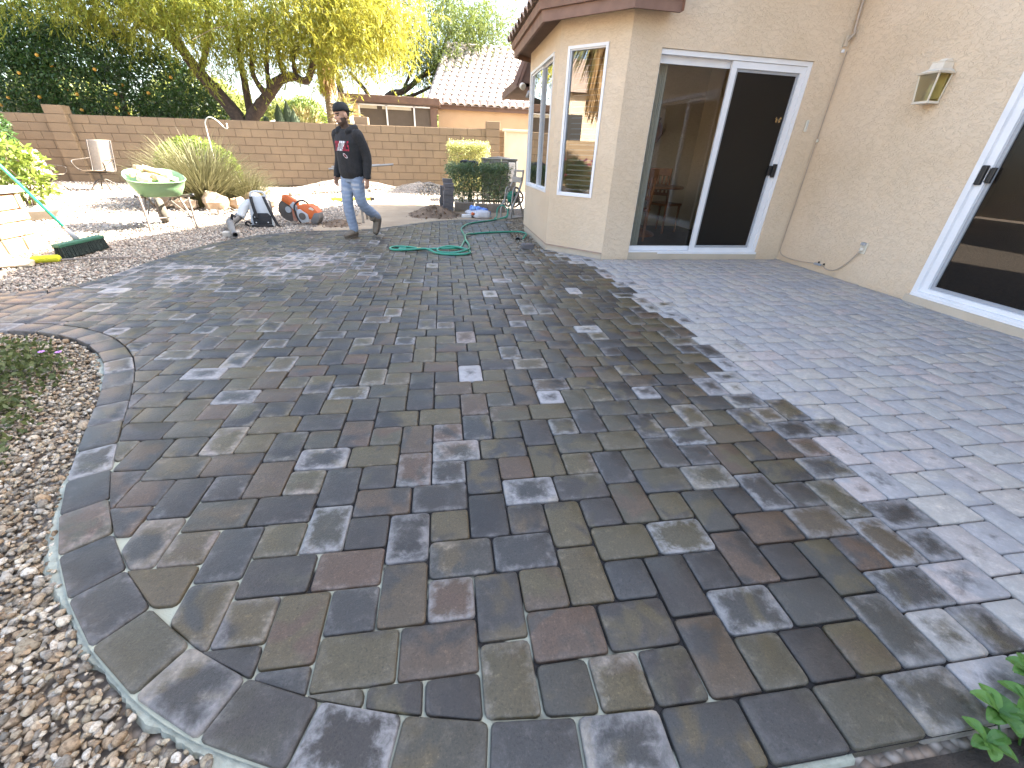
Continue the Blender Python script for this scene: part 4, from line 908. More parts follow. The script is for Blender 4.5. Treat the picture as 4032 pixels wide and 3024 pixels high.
# --- shrubs inside the yard
bush('round_shrub', 'rounded bright green shrub behind the tall grass clump', 'shrub', (-5.45,9.45,-.05), [((0,0,.66),(.74,.6,.62)),((.45,-.1,.6),(.42,.4,.5)),((-.4,0,.62),(.42,.4,.52))], 9000, .075, .04, 'lime_leaf', 51)
# grass-like clump
gr = thing('grass_clump', 'large arching grass-like yucca clump behind the wheelbarrow', 'plant', (-5.0,8.45,-.05)); g = np.random.default_rng(52)
def blades(n, c, R0, H, W, parent, name, mat, seed, lean=1.0, r0=.12):
    g = np.random.default_rng(seed); a = g.uniform(0, 6.283, n); b = np.array(c) + np.c_[np.cos(a), np.sin(a), np.zeros(n)]*(g.random(n)*r0)[:, None]
    out = g.uniform(.15, 1.0, n)**.8*R0*lean; h = H*(1-.55*(out/R0)**1.6)*g.uniform(.65, 1.1, n); aa = a + g.normal(size=n)*.25; dr = np.c_[np.cos(aa), np.sin(aa), np.zeros(n)]; side = np.c_[-np.sin(aa), np.cos(aa), np.zeros(n)]
    K = 5; V = []
    for k in range(K+1):
        t = k/K; p = b + dr*(out*t**1.4)[:, None] + np.c_[np.zeros(n), np.zeros(n), h*(t**.85)*(1-.12*t*t)]; w = W*(1-t*.88); V += [p-side*w/2, p+side*w/2]
    V = np.stack(V, 1).reshape(-1, 3); st = 2*(K+1); F = (np.array([(2*k, 2*k+1, 2*k+3, 2*k+2) for k in range(K)])[None] + (np.arange(n)*st)[:, None, None]).reshape(-1, 4)
    return nmesh(name, V, F, mat, parent, np.repeat(g.random(n), st))
blades(1900, (0,0,0), 1.32, 1.46, .026, gr, 'blades', 'grass_blade', 53, 1.0, .42); blades(110, (0,0,0), 1.62, 1.78, .018, gr, 'seed_stalks', 'grass_blade', 54, .9, .25)
gr2 = thing('grass_clump', 'smaller arching grass clump right of the large one', 'plant', (-4.3,8.7,-.05)); blades(650, (0,0,0), .95, .85, .022, gr2, 'blades', 'grass_blade', 55, 1.0, .25)
# hedges and their neighbours by the house
def box_hedge(name, label, x0, x1, y0, y1, z0, z1, n, L, W, mat, seed, stemn=14):
    t = thing(name, label, 'hedge', ((x0+x1)/2, (y0+y1)/2, 0)); g = np.random.default_rng(seed); o = np.array([(x0+x1)/2, (y0+y1)/2, 0])
    P_ = np.c_[g.uniform(x0, x1, n), g.uniform(y0, y1, n), z0+(z1-z0)*g.random(n)**.75]; k = g.random(n)
    P_[k < .38, 1] = y0 + np.abs(g.normal(size=(k < .38).sum()))*.09; P_[(k > .62), 2] = z1 - np.abs(g.normal(size=(k > .62).sum()))*.07; P_ += g.normal(size=P_.shape)*.045
    D_ = g.normal(size=P_.shape)*.6 + np.array([0,-.35,.35]); leaves('foliage', P_-o, D_, g.uniform(L*.7, L*1.3, n), W, mat, t, .12, seed=seed)
    r = random.Random(seed); mb = MB()
    for q in range(stemn):
        a = Vector((r.uniform(x0+.1, x1-.1), r.uniform(y0+.1, y1-.1), -.05)); b = a + Vector((r.gauss(0,.12), r.gauss(-.05,.1), (z1-.05)*r.uniform(.7, 1))); mb.tube([a, a.lerp(b,.5)+Vector((r.gauss(0,.05),0,0)), b], [.016,.011,.005], 5)
    mb.build('stems', 'twig', t, world=True); return t
hd = box_hedge('clipped_hedge', 'dark green clipped hedge with long narrow leaves by the hose reel', .08, 1.44, 8.45, 9.35, .1, .86, 5200, .105, .02, 'hedge_leaf', 61)
box_hedge('pale_hedge', 'sunlit yellowish clipped hedge against the block wall', .15, 1.32, 12.2, 13.0, .1, 1.36, 11000, .05, .026, 'pale_hedge_leaf', 62)
# leafy bush at the far left, sun-lit
bush('leafy_bush', 'yellow green leafy bush at the left edge behind the stone pier', 'shrub', (-6.85,6.6,-.05), [((0,0,.82),(.40,.35,.30)),((.33,-.05,.70),(.22,.25,.26)),((-.15,0,1.05),(.25,.25,.20)),((.1,0,.45),(.36,.3,.22))], 900, .11, .05, 'lime_leaf', 63, 9, .2)
bush('dark_bush', 'dark green bush at the extreme left edge above the leafy bush', 'shrub', (-9.6,9.6,-.05), [((0,0,1.2),(.6,.5,.75)),((-.4,0,1.7),(.6,.5,.5))], 4500, .09, .045, 'citrus_leaf', 64)
# lantana in the gravel bed
la = bush('lantana_plant', 'low green lantana with purple flowers in the gravel bed', 'plant', (-2.35,.15,-.05), [((.02,.1,.05),(.28,.34,.10)),((.22,-.35,.05),(.26,.3,.09)),((-.25,.35,.06),(.35,.3,.10)),((-.15,-.2,.07),(.4,.4,.11)),((.38,-.62,.04),(.20,.24,.07)),((-.5,0,.06),(.3,.5,.1))], 7500, .034, .018, 'lantana_leaf', 65, 12, .1)
M('lilac_petal', (.55, .27, .62), .6, .1, 20); fr_ = random.Random(6)
for k in range(9):
    x, y = fr_.uniform(-.45, .45), fr_.uniform(-.7, .55); x = x - .25*y; mb = MB(); zc = fr_.uniform(.12, .17)
    for q in range(7): a = 2*math.pi*q/7; mb.sphere((x+.010*math.cos(a), y+.010*math.sin(a), zc), .006, 5, 4, (1,1,.6))
    mb.build('flower', 'lilac_petal', la)
# broad-leaved seedling at the lower right
bp = thing('leafy_seedling', 'small bright green broad-leaved plant at the lower right corner', 'plant', (1.20,-1.69,-.05))
def broad_leaf(parent, base, az, el, L, W, seed):
    r = random.Random(seed); K = 7; V = []; F = []; d = Vector((math.cos(az), math.sin(az), 0)); s = Vector((-math.sin(az), math.cos(az), 0)); p = Vector(base); rows = []
    for k in range(K+1):
        t = k/K; e = el - t*1.0; w = W*math.sin(math.pi*min(1, t*.92+.04))**.8*.5; row = []
        for q in (-1, -.5, 0, .5, 1): row.append(p + s*w*q + Vector((0,0,1))*(abs(q)*w*.45 + .002*math.sin(9*t+4*q)))
        rows.append(row); p = p + (d*math.cos(e) + Vector((0,0,math.sin(e))))*(L/K)
    mb = MB()
    for r0, r1 in zip(rows, rows[1:]):
        for q in range(4): mb.quad(r0[q], r0[q+1], r1[q+1], r1[q])
    ob = mb.build('leaf', 'broad_leaf', parent, True); a = ob.data.attributes.new('col', 'FLOAT_COLOR', 'POINT'); c = r.random(); a.data.foreach_set('color', [c, c, c, 1]*len(ob.data.vertices)); return ob
lr_ = random.Random(12); bp.scale = (.85,.85,.85)
for cx, cy, cz, n_, s in ((-.08,.03,.055,6,.058),(.01,.075,.075,7,.070),(.08,.0,.04,6,.06),(.08,-.10,.03,5,.055),(.12,.08,.08,6,.070),(.17,-.02,.06,5,.06),(.2,.14,.09,6,.072)):
    MB().tube([(cx*.5,cy*.3,0),(cx*.8,cy*.8,cz*.6),(cx,cy,cz)], [.003,.0025,.002], 5).build('stem', 'broad_leaf', bp)
    for k in range(n_): broad_leaf(bp, (cx,cy,cz), 2*math.pi*k/n_+lr_.uniform(-.3,.3), lr_.uniform(.25,.8), s*lr_.uniform(.85,1.2), s*.62, k*7+int(cx*100))
# palm and flowering bush to the left of the photographer (mirrored in the angled window)
pl_ = thing('skirted_palm', 'palm with a long brown skirt standing left of the patio', 'palm tree', (-6.2,.9,0)); mb = MB(); mb.tube([(0,0,-.05),(.03,0,2),(0,.02,4.4)], [.19,.16,.15], 12); mb.build('trunk', 'palm_bark', pl_, True)
g = np.random.default_rng(71); n_ = 2200; a = g.uniform(0, 6.283, n_); rr = g.uniform(.12, .42, n_); P_ = np.c_[rr*np.cos(a), rr*np.sin(a), g.uniform(2.8, 4.6, n_)]; D_ = np.c_[np.cos(a)*.25, np.sin(a)*.25, -np.ones(n_)]
leaves('dry_skirt', P_, D_, g.uniform(.4, .9, n_), .05, 'dry_frond', pl_, .15, seed=9); n_ = 700; D_ = rnd_dir(n_, g, .3); leaves('fronds', np.tile([[0,0,4.6]], (n_,1))+D_*.6, D_, 1.0, .07, 'palm_frond', pl_, .4, seed=10)
fb = bush('flowering_bush', 'green bush with pink blossoms near the left wall', 'shrub', (-9.3,.6,-.05), [((0,0,.55),(.6,.6,.5)),((.2,.3,.8),(.4,.4,.35))], 3500, .07, .035, 'green_leaf', 72)
M('pink_petal', (.7, .12, .2), .6, .1, 20)
for k in range(14): MB().sphere((fr_.uniform(-.5,.6), fr_.uniform(-.5,.6), fr_.uniform(.6,1.15)), .045, 7, 5).build('blossom', 'pink_petal', fb)
# ================================================================== things on the house wall
M('lantern_white', (.70, .63, .52), .5, .08, 8); glassmat('lantern_glass', (.66, .62, .38), .0, .3, .0, .25); M('cable_tan', (.42, .34, .27), .6, .05, 9); M('cream_plastic', (.66, .62, .52), .45, .05, 9); M('lamp_bulb', (.8, .78, .7), .3, .02, 5)
ln = thing('wall_lantern', 'white lantern light fixed to the right stucco wall', 'wall lamp', (4.485, 2.11, 1.68))
MB().rbox((-.006,0,.17),(.012,.12,.26),.004).build('back_plate', 'lantern_white', ln)
def frus(mb, z0, w0, d0, z1, w1, d1): mb.loft([[(-d0,-w0,z0),(0,-w0,z0),(0,w0,z0),(-d0,w0,z0)][::-1], [(-d1,-w1,z1),(0,-w1,z1),(0,w1,z1),(-d1,w1,z1)][::-1]])
mb = MB(); frus(mb, 0, .075, .125, .018, .075, .125); mb.build('base', 'lantern_white', ln)
cw = [((-.118,-.068),(-.142,-.088)),((-.118,.068),(-.142,.088)),((-.008,-.068),(-.008,-.088)),((-.008,.068),(-.008,.088))]
for (a, b) in cw: MB().tube([(*a,.018),(*b,.222)], .0075, 4).build('corner_bar', 'lantern_white', ln)
for i, j in ((0,1),(0,2),(1,3)): MB().quad((*cw[i][0],.018),(*cw[j][0],.018),(*cw[j][1],.222),(*cw[i][1],.222)).build('pane', 'lantern_glass', ln)
mb = MB(); frus(mb, .222, .105, .162, .236, .112, .170); mb.build('eave', 'lantern_white', ln)
mb = MB(); frus(mb, .236, .100, .155, .262, .066, .112); frus(mb, .262, .062, .106, .312, .056, .096); frus(mb, .312, .060, .10, .318, .060, .10); frus(mb, .318, .036, .066, .338, .030, .056); mb.build('cap', 'lantern_white', ln)
MB().tube([(-.07,0,.018),(-.07,0,.10),(-.07,0,.14),(-.07,0,.155)], [.012,.012,.017,.004], 8).build('bulb', 'lamp_bulb', ln, True)
ol = thing('power_outlet', 'cream outdoor power outlet with plug low on the right wall', 'outlet', (4.485, 2.15, .37)); MB().rbox((-.004,0,0),(.01,.075,.115),.003).build('plate', 'cream_plastic', ol); MB().rbox((-.022,.0,.045),(.03,.05,.03),.006).build('cover_flap', 'grey_aluminium', ol)
MB().lathe([(.022,0),(.024,.012),(.016,.03)], (-.008,0,-.012), 12, Matrix.Rotation(R(-90),3,'Y')).build('plug', 'lantern_white', ol, True)
cb = thing('wall_cable', 'thin tan cable running down the wall corner to the outlet', 'cable', (4.47, 3.30, 0))
pts = catmull([(4.47,3.315,2.27),(4.472,3.318,1.6),(4.472,3.316,.9),(4.472,3.314,.25),(4.468,3.29,.1),(4.47,3.15,.055),(4.472,2.9,.06),(4.474,2.68,.085),(4.474,2.58,.088),(4.472,2.5,.062),(4.47,2.38,.075),(4.468,2.25,.19),(4.455,2.155,.33)], 6)
MB().tube(pts, .0055, 6).build('cord', 'cable_tan', cb, True, world=True); MB().rbox((4.466,2.63,.086),(.025,.10,.026),.008).build('connector', 'grey_aluminium', cb, world=True)
for y, z in ((2.63,.11),(2.55,.105)): MB().rbox((4.474,y,z),(.016,.012,.02),.003).build('clip', 'black_plastic', cb, world=True)
MB().rbox((4.465,3.30,1.41),(.02,.02,.03),.004).build('clip', 'cream_plastic', cb, world=True)
pp = thing('corner_conduit', 'painted conduit pipe with small box in the upper wall corner', 'pipe', (4.45, 3.29, 2.3)); MB().tube(catmull([(4.44,3.30,3.08),(4.445,3.30,2.7),(4.455,3.29,2.46),(4.45,3.27,2.42),(4.43,3.29,2.38),(4.425,3.305,2.36)], 5), .013, 8).build('pipe', 'cable_tan', pp, True, world=True)
MB().rbox((4.425,3.318,2.36),(.035,.03,.10),.005).build('junction_box', 'smooth_stucco', pp, world=True); MB().rbox((4.415,3.312,2.27),(.022,.03,.03),.004).build('connector', 'white_aluminium', pp, world=True)
th_ = thing('thermometer', 'small cream thermometer on the wall beside the sliding door', 'thermometer', (4.27, 3.325, 1.50)); MB().rbox((0,-.008,.055),(.035,.014,.12),.004).build('case', 'cream_plastic', th_); MB().tube([(0,-.017,.02),(0,-.017,.10)], .003, 6).build('tube', 'grey_aluminium', th_)
fl = thing('flood_light', 'twin flood light under the far eave', 'flood light', (1.42, 7.05, 2.18)); MB().lathe([(.02,-.05),(.05,-.02),(.055,.04),(.045,.045),(.01,.03)], (0,-.03,.03), 14, Matrix.Rotation(R(115),3,'X') @ Matrix.Rotation(R(20),3,'Y')).build('lamp_head', 'cream_plastic', fl, True)
MB().lathe([(.015,-.05),(.03,-.02),(.05,.05)], (.12,-.02,-.08), 12, Matrix.Rotation(R(200),3,'X')).build('lamp_head', 'grey_aluminium', fl, True); MB().tube([(.0,0,.02),(.08,0,.0),(.12,0,-.05)], .012, 6).build('bracket', 'fascia_brown', fl)

M('butterfly', (.42, .25, .08), .7, .3, 60, (.12, .07, .03))
bf = thing('butterfly_ornament', 'small brown butterfly ornament on the dark screen door', 'ornament', (3.90, 3.355, 1.60))
for s_ in (-1, 1):
    MB().add([(0,0,-.004),(.028*s_,-.004,.032),(.042*s_,-.006,.014),(.03*s_,-.004,0),(.034*s_,-.005,-.02),(.014*s_,-.003,-.028)], [(0,1,2,3,4,5) if s_ > 0 else (5,4,3,2,1,0)]).build('wing', 'butterfly', bf)
MB().tube([(0,-.004,-.026),(0,-.004,.022)], .003, 6).build('body', 'black_plastic', bf)
# ================================================================== wheelbarrows
M('barrow_green', (.20, .36, .17), .55, .1, 5, (.26, .40, .22)); M('barrow_grey', (.30, .29, .26), .6, .1, 5); M('barrow_metal', (.16, .14, .125), .6, .25, 12, (.25, .2, .16)); M('tyre_dirty', (.16, .14, .11), .95, .2, 15); M('rust_steel', (.2, .13, .09), .7, .3, 20)
M('broken_paver', (.44, .30, .17), .9, .2, 14, (.55, .45, .33), .6, 50); M('wood_handle', (.36, .27, .17), .7, .2, 14)
def wheelbarrow(loc, rz, label, tray_mat, hl=.52):
    t = thing('wheelbarrow', label, 'wheelbarrow', loc, rz)
    def rr(cx, lx, ly, z, slope=0, n=28, e=3.2):
        o = []
        for k in range(n):
            a = 2*math.pi*k/n; c, s = math.cos(a), math.sin(a); x = math.copysign(abs(c)**(2/e), c)*lx; y = math.copysign(abs(s)**(2/e), s)*ly*(1-.10*(x < 0)*(-x/lx))
            o.append((cx+x, y, z - slope*x))
        return o
    outer = [rr(.06,.20,.22,.415,.02), rr(.05,.26,.25,.43,.03), rr(-.02,.41,.315,.56,.08), rr(-.05,.49,.345,.665,.13), rr(-.05,.51,.36,.675,.135)]
    inner = [rr(-.05,.50,.352,.682,.135), rr(-.05,.475,.335,.665,.13), rr(-.02,.395,.305,.57,.08), rr(.05,.25,.24,.445,.03)]
    m = MB(); m.loft(outer + inner); m.build('tray', tray_mat, t, True, angle=50)
    for s in (-1, 1):
        MB().tube(catmull([(-.52,.07*s,.22),(-.2,.16*s,.37),(.15,.22*s,.41),(hl-.1,.31*s,.445)], 5), .017, 8).build('handle', 'barrow_metal', t, True)
        MB().tube([(hl-.12,.308*s,.443),(hl,.325*s,.455)], .021, 8).build('grip', 'black_plastic', t, True)
        MB().tube(catmull([(.10,.20*s,.40),(.17,.25*s,.2),(.24,.28*s,-.04),(.30,.285*s,-.045),(.33,.28*s,.1),(.36,.28*s,.42)], 4), .015, 7).build('leg', 'barrow_metal', t, True)
        MB().tube([(.26,.28*s,.10),(-.28,.12*s,.33)], .010, 6).build('brace', 'barrow_metal', t)
    MB().tube([(.30,-.28,.14),(.30,.28,.14)], .010, 6).build('crossbar', 'barrow_metal', t)
    w = MB().lathe([(.13,-.04),(.165,-.05),(.185,-.03),(.19,0),(.185,.03),(.165,.05),(.13,.04)], (-.52,0,.145), 26, Matrix.Rotation(R(90),3,'X'), cap=False).build('wheel', 'tyre_dirty', t, True)
    MB().lathe([(.01,-.035),(.11,-.03),(.135,-.042),(.135,.042),(.11,.03),(.01,.035)], (-.52,0,.145), 20, Matrix.Rotation(R(90),3,'X')).build('rim', 'rust_steel', w, True)
    MB().tube([(-.52,-.075,.145),(-.52,.075,.145)], .012, 8).build('axle', 'barrow_metal', w)
    return t
wheelbarrow((-4.21,5.50,0), R(-55), 'pale green wheelbarrow full of broken pavers on the sunlit gravel', 'barrow_green')
rk = random.Random(15); MR = Matrix.Rotation(R(-55), 3, 'Z')
for k, (x, y, z) in enumerate(((-.2,.02,.66),(-.05,.14,.69),(.05,-.12,.67),(.20,.04,.65),(-.1,-.16,.68),(.12,.17,.65),(-.28,.13,.70),(.0,.0,.74),(-.22,-.08,.75),(.22,-.14,.64),(-.36,0,.72))):
    q = MR @ Vector((x, y, z)); mb = MB(); mb.rbox((0,0,0), (.20*rk.uniform(.7,1.1), .14*rk.uniform(.8,1.1), .06), .008, 1, Matrix.Rotation(rk.uniform(0,3),3,'Z') @ Matrix.Rotation(rk.uniform(-.6,.6),3,'X') @ Matrix.Rotation(rk.uniform(-.4,.4),3,'Y'))
    o = mb.build('broken_paver', 'broken_paver'); o.location = (-4.21+q.x, 5.50+q.y, q.z); tag(o, 'broken tan paver piece heaped in the green wheelbarrow', 'paver piece', 'broken pavers in the wheelbarrow')

# ================================================================== broom, stone pier, sack
M('broom_green', (.035, .13, .075), .5, .15, 9); M('handle_green', (.03, .30, .17), .35, .1, 6); M('bristle', (.022, .035, .028), .9, .3, 60, None, 1.0, 120)
bt = thing('push_broom', 'green push broom with long handle leaning across the gravel', 'broom', (-4.08, 3.52, 0))
hrot = Matrix.Rotation(R(86), 3, 'Z')
MB().rbox((0,0,.115),(.60,.085,.035),.01,2,hrot).build('head', 'broom_green', bt); mb = MB(); br_ = random.Random(4)
for i in range(26):
    for j in range(4):
        p = hrot @ Vector((-.28+.0225*i, -.03+.02*j, .10)); q = hrot @ Vector((-.29+.0234*i+br_.gauss(0,.004), -.04+.028*j+br_.gauss(0,.004), -.015)); mb.tube([p, q], [.010,.014], 5)
ob = mb.build('bristles', 'bristle', bt); tag(ob, kind='stuff')
hb = Vector((-.03,.02,.13)); he = hb + (Vector((-4.40,3.42,.85))-Vector((-4.11,3.54,.13))).normalized()*1.38
MB().tube([hb, hb.lerp(he,.05), hb.lerp(he,.09)], [.03,.024,.018], 10).build('socket', 'grey_aluminium', bt, True)
MB().tube([hb.lerp(he,.06), he], .0145, 10).build('handle', 'handle_green', bt, True); MB().tube([hb.lerp(he,.07), hb.lerp(he,.11)], .017, 10).build('ferrule', 'wood_handle', bt, True)
M('pier_stone', (.50, .35, .20), .9, .18, 7, (.42, .25, .15), .8, 22, world=True); M('pier_mortar', (.20, .155, .115), .95, .1, 10); M('slab_stone', (.45, .41, .35), .85, .1, 6, None, .5, 30)
pr_ = thing('stone_pier', 'low stacked stone pier with slab top at the left edge', 'stone pier', (-5.25, 3.35, 0)); MB().box((0,0,.26),(.90,1.12,.60)).build('core', 'pier_mortar', pr_)
MB().rbox((.0,0,.595),(1.06,1.28,.06),.012).build('slab', 'slab_stone', pr_); pr2 = random.Random(22)
def rows(L, ax, off):
    z = -.04
    while z < .54:
        h = min(pr2.uniform(.10, .17), .56-z); s = -L/2
        while s < L/2-.03:
            wd = min(pr2.uniform(.16, .34), L/2-s)
            if L/2-s-wd < .07: wd = L/2-s
            d = pr2.uniform(.05, .075); c = (off+d/2-.02, s+wd/2, z+h/2) if ax == 'y' else (s+wd/2, -off-d/2+.02, z+h/2); dm = (d, wd-.012, h-.012) if ax == 'y' else (wd-.012, d, h-.012)
            MB().rbox(c, dm, .014, 2, Matrix.Rotation(pr2.uniform(-.03,.03),3,'X' if ax == 'y' else 'Y')).build('stone', 'pier_stone', pr_, True, angle=40); s += wd
        z += h
rows(1.16, 'y', .45); rows(.94, 'x', .56)
M('paper_sack', (.62, .50, .36), .85, .15, 7, (.70, .60, .46), .5, 30); M('roller_yellow', (.62, .62, .03), .95, .1, 30, None, 1.0, 150)
sk = thing('paper_sack', 'crumpled tan paper sack lying on gravel at the left edge', 'sack', (-4.62, 2.88, -.03)); sr = random.Random(3); rings = []
for k in range(11):
    t = k/10; x = -.55+1.0*t; w = .24*(1-.72*t**1.6); h = .19*(1-.70*t); rings.append([(x+sr.gauss(0,.008), w*math.cos(a)*(1+sr.gauss(0,.06)), max(0, h*.5+h*.5*math.sin(a)*(1+sr.gauss(0,.08)))) for a in [2*math.pi*q/14 for q in range(14)]])
MB().loft(rings).build('body', 'paper_sack', sk, True, angle=35); sk.rotation_euler.z = R(12)
rl = thing('paint_roller', 'fluffy yellow roller sleeve on a thin rod beside the sack', 'roller', (-4.10, 3.08, .0)); MB().tube([(-.13,-.03,.015),(-.11,-.025,.016),(.07,.02,.02),(.085,.024,.02)], [.03,.036,.036,.028], 14).build('sleeve', 'roller_yellow', rl, True); MB().tube([(.08,.02,.005),(.30,.12,.0),(.62,.22,-.008)], .009, 7).build('rod', 'barrow_metal', rl)

# ================================================================== backpack blower and cut-off saw
M('blower_white', (.50, .52, .53), .45, .08, 5); M('blower_grey', (.16, .155, .15), .6, .1, 6); M('strap_black', (.022, .022, .023), .8, .2, 40); M('saw_orange', (.62, .125, .02), .45, .12, 8); M('saw_grey', (.42, .43, .44), .5, .08, 8); M('disc_dark', (.12, .10, .085), .7, .15, 9); M('dusty_guard', (.48, .17, .10), .8, .2, 7, (.42, .27, .2))
bw = thing('backpack_blower', 'grey and white backpack leaf blower standing on the gravel', 'leaf blower', (-2.93, 5.62, -.02), R(8))
def slab(poly, y0, y1, tilt=0, mat_mb=None, bev=.012):
    """upright plate: polygon in x,z extruded along y, bevelled, leaning back by tilt"""
    bm = bmesh.new(); a = [bm.verts.new((x, y0, z)) for x, z in poly]; b = [bm.verts.new((x, y1, z)) for x, z in poly]; n = len(poly)
    bm.faces.new(a); bm.faces.new(b[::-1])
    for k in range(n): bm.faces.new((a[(k+1) % n], a[k], b[k], b[(k+1) % n]))
    bmesh.ops.recalc_face_normals(bm, faces=bm.faces[:]); bmesh.ops.bevel(bm, geom=bm.edges[:], offset=bev, segments=2, profile=.6, affect='EDGES')
    bm.verts.index_update(); mb = mat_mb or MB(); mb.add([(v.co.x, v.co.y + tilt*v.co.z, v.co.z) for v in bm.verts], [tuple(v.index for v in f.verts) for f in bm.faces]); bm.free(); return mb
slab([(-.175,.0),(.165,.0),(.125,.36),(.10,.44),(-.10,.44),(-.145,.36)], .0, .07, .16).build('back_plate', 'blower_white', bw, True, angle=40)
slab([(-.125,.03),(.135,.03),(.14,.15),(.10,.195),(-.10,.195),(-.13,.15)], -.025, .0, .16, None, .01).build('lumbar_pad', 'strap_black', bw, True, angle=40)
MB().tube(catmull([(-.105,.09,.42),(-.085,.10,.485),(0,.105,.50),(.085,.10,.485),(.105,.09,.42)], 5), .016, 8).build('carry_handle', 'blower_white', bw, True)
for s in (-1, 1):
    pts = catmull([(.085*s-.01,.055,.43),(.075*s-.01,.02,.33),(.065*s-.005,.0,.20),(.06*s,-.01,.12)] if s < 0 else [(.085,.055,.43),(.12,.0,.33),(.16,-.03,.2),(.20,-.04,.08),(.23,-.05,.015),(.30,-.06,.005)], 5)
    ob = strip(pts, (.022,0,0)).build('strap', 'strap_black', bw, True); sm = ob.modifiers.new('s', 'SOLIDIFY'); sm.thickness = .012
MB().rbox((.0,.20,.20),(.25,.22,.34),.04,3).build('engine_housing', 'blower_grey', bw, True); MB().rbox((-.01,.1,.01),(.30,.30,.03),.01).build('base', 'strap_black', bw)
for x, z in ((-.09,.14),(-.085,.06),(.085,.06)): MB().sphere((x,-.030+.16*z,z), .010, 8, 6).build('rivet', 'white_aluminium', bw, True)
MB().tube(catmull([(-.13,.12,.33),(-.20,.08,.30),(-.27,.02,.19),(-.30,-.02,.14)], 5), [.065]*15+[.06], 14).build('elbow', 'blower_white', bw, True)
mb = MB(); cp = catmull([(-.27,.02,.19),(-.34,-.04,.13),(-.40,-.16,.09),(-.36,-.34,.08)], 8); mb.tube(cp, [.055+.004*(k % 2) for k in range(len(cp))], 14); mb.build('bellows', 'blower_grey', bw, True)
mb = MB(); nz = [(-.37,-.32,.085),(-.30,-.55,.07),(-.24,-.75,.055),(-.12,-1.10,.05)]; mb.tube(catmull(nz, 4), [.05-.0012*k for k in range(13)], 16, cap=False); tb = mb.build('nozzle', 'blower_grey', bw, True); sm = tb.modifiers.new('s', 'SOLIDIFY'); sm.thickness = .004
MB().tube(catmull([(-.37,-.2,.12),(-.34,-.22,.2),(-.30,-.24,.17)], 4), .018, 8).build('grip', 'strap_black', bw, True); MB().tube(catmull([(-.40,-.12,.14),(-.52,0,.17),(-.44,.06,.21),(-.25,.05,.25)], 5), .006, 6).build('cable', 'strap_black', bw, True)
MB().tube(catmull([(-.20,-.04,.02),(-.22,-.10,.05),(-.18,-.12,.09),(-.15,-.06,.05)], 5), .014, 7).build('loose_strap', 'strap_black', bw, True)
sw_ = thing('cutoff_saw', 'orange and grey handheld cut-off saw lying on the gravel', 'saw', (-2.42, 5.95, .02), R(-8))
MB().lathe([(.0,-.003),(.17,-.003),(.175,0),(.17,.003),(.0,.003)], (-.22,.06,.16), 30, Matrix.Rotation(R(90),3,'X')).build('cutting_disc', 'disc_dark', sw_)
MB().lathe([(.01,-.012),(.05,-.012),(.05,.012),(.01,.012)], (-.22,.045,.17), 16, Matrix.Rotation(R(90),3,'X')).build('flange', 'saw_grey', sw_)
slab([(-.30,.31),(-.27,.395),(-.20,.40),(-.05,.31),(-.03,.20),(-.13,.12),(-.16,.22)], .02, .10, 0, None, .014).build('blade_guard', 'saw_orange', sw_, True, angle=40)
slab([(-.16,.20),(-.09,.02),(-.13,-.02),(-.17,.0)], .03, .09, 0, None, .008).build('guard_skirt', 'dusty_guard', sw_, True, angle=40)
slab([(-.17,.245),(-.10,.30),(-.03,.20),(-.10,.15)], .0, .04, 0, None, .008).build('arm_cover', 'saw_grey', sw_, True, angle=40)
slab([(-.03,.255),(.08,.26),(.17,.27),(.24,.235),(.30,.16),(.315,.08),(.27,.0),(.16,.03),(.05,.10),(-.02,.17)], -.06, .16, 0, None, .03).build('motor_housing', 'saw_orange', sw_, True, angle=50)
slab([(-.04,.18),(.02,.20),(.14,.12),(.15,.01),(.02,-.02),(-.03,.05)], -.085, -.055, 0, None, .012).build('starter_cover', 'saw_grey', sw_, True, angle=40)
MB().lathe([(.055,0),(.055,.012),(.0,.014)], (.05,-.084,.09), 20, Matrix.Rotation(R(90),3,'X')).build('starter_grille', 'disc_dark', sw_)
slab([(.155,.02),(.24,.15),(.315,.15),(.32,.05),(.27,-.03),(.17,-.02)], -.075, .14, 0, None, .03).build('rear_cover', 'blower_grey', sw_, True, angle=50)
slab([(.16,.205),(.20,.235),(.25,.20),(.23,.18)], -.065, -.058, 0, None, .002).build('handle_opening', 'lantern_white', sw_)
MB().tube(catmull([(.0,-.08,-.02),(-.05,-.09,.10),(-.055,-.08,.24),(.0,-.03,.31),(.06,.04,.32),(.10,.10,.26)], 5), .013, 8).build('wrap_handle', 'black_plastic', sw_, True)
st_ = tag(MB().rbox((0,0,0), (.21,.14,.07), .012, 2).build('loose_stone', 'slab_stone'), 'flat tan stone under the blower nozzle', 'stone'); st_.location = (-3.08,4.83,-.01); st_.rotation_euler.z = .25

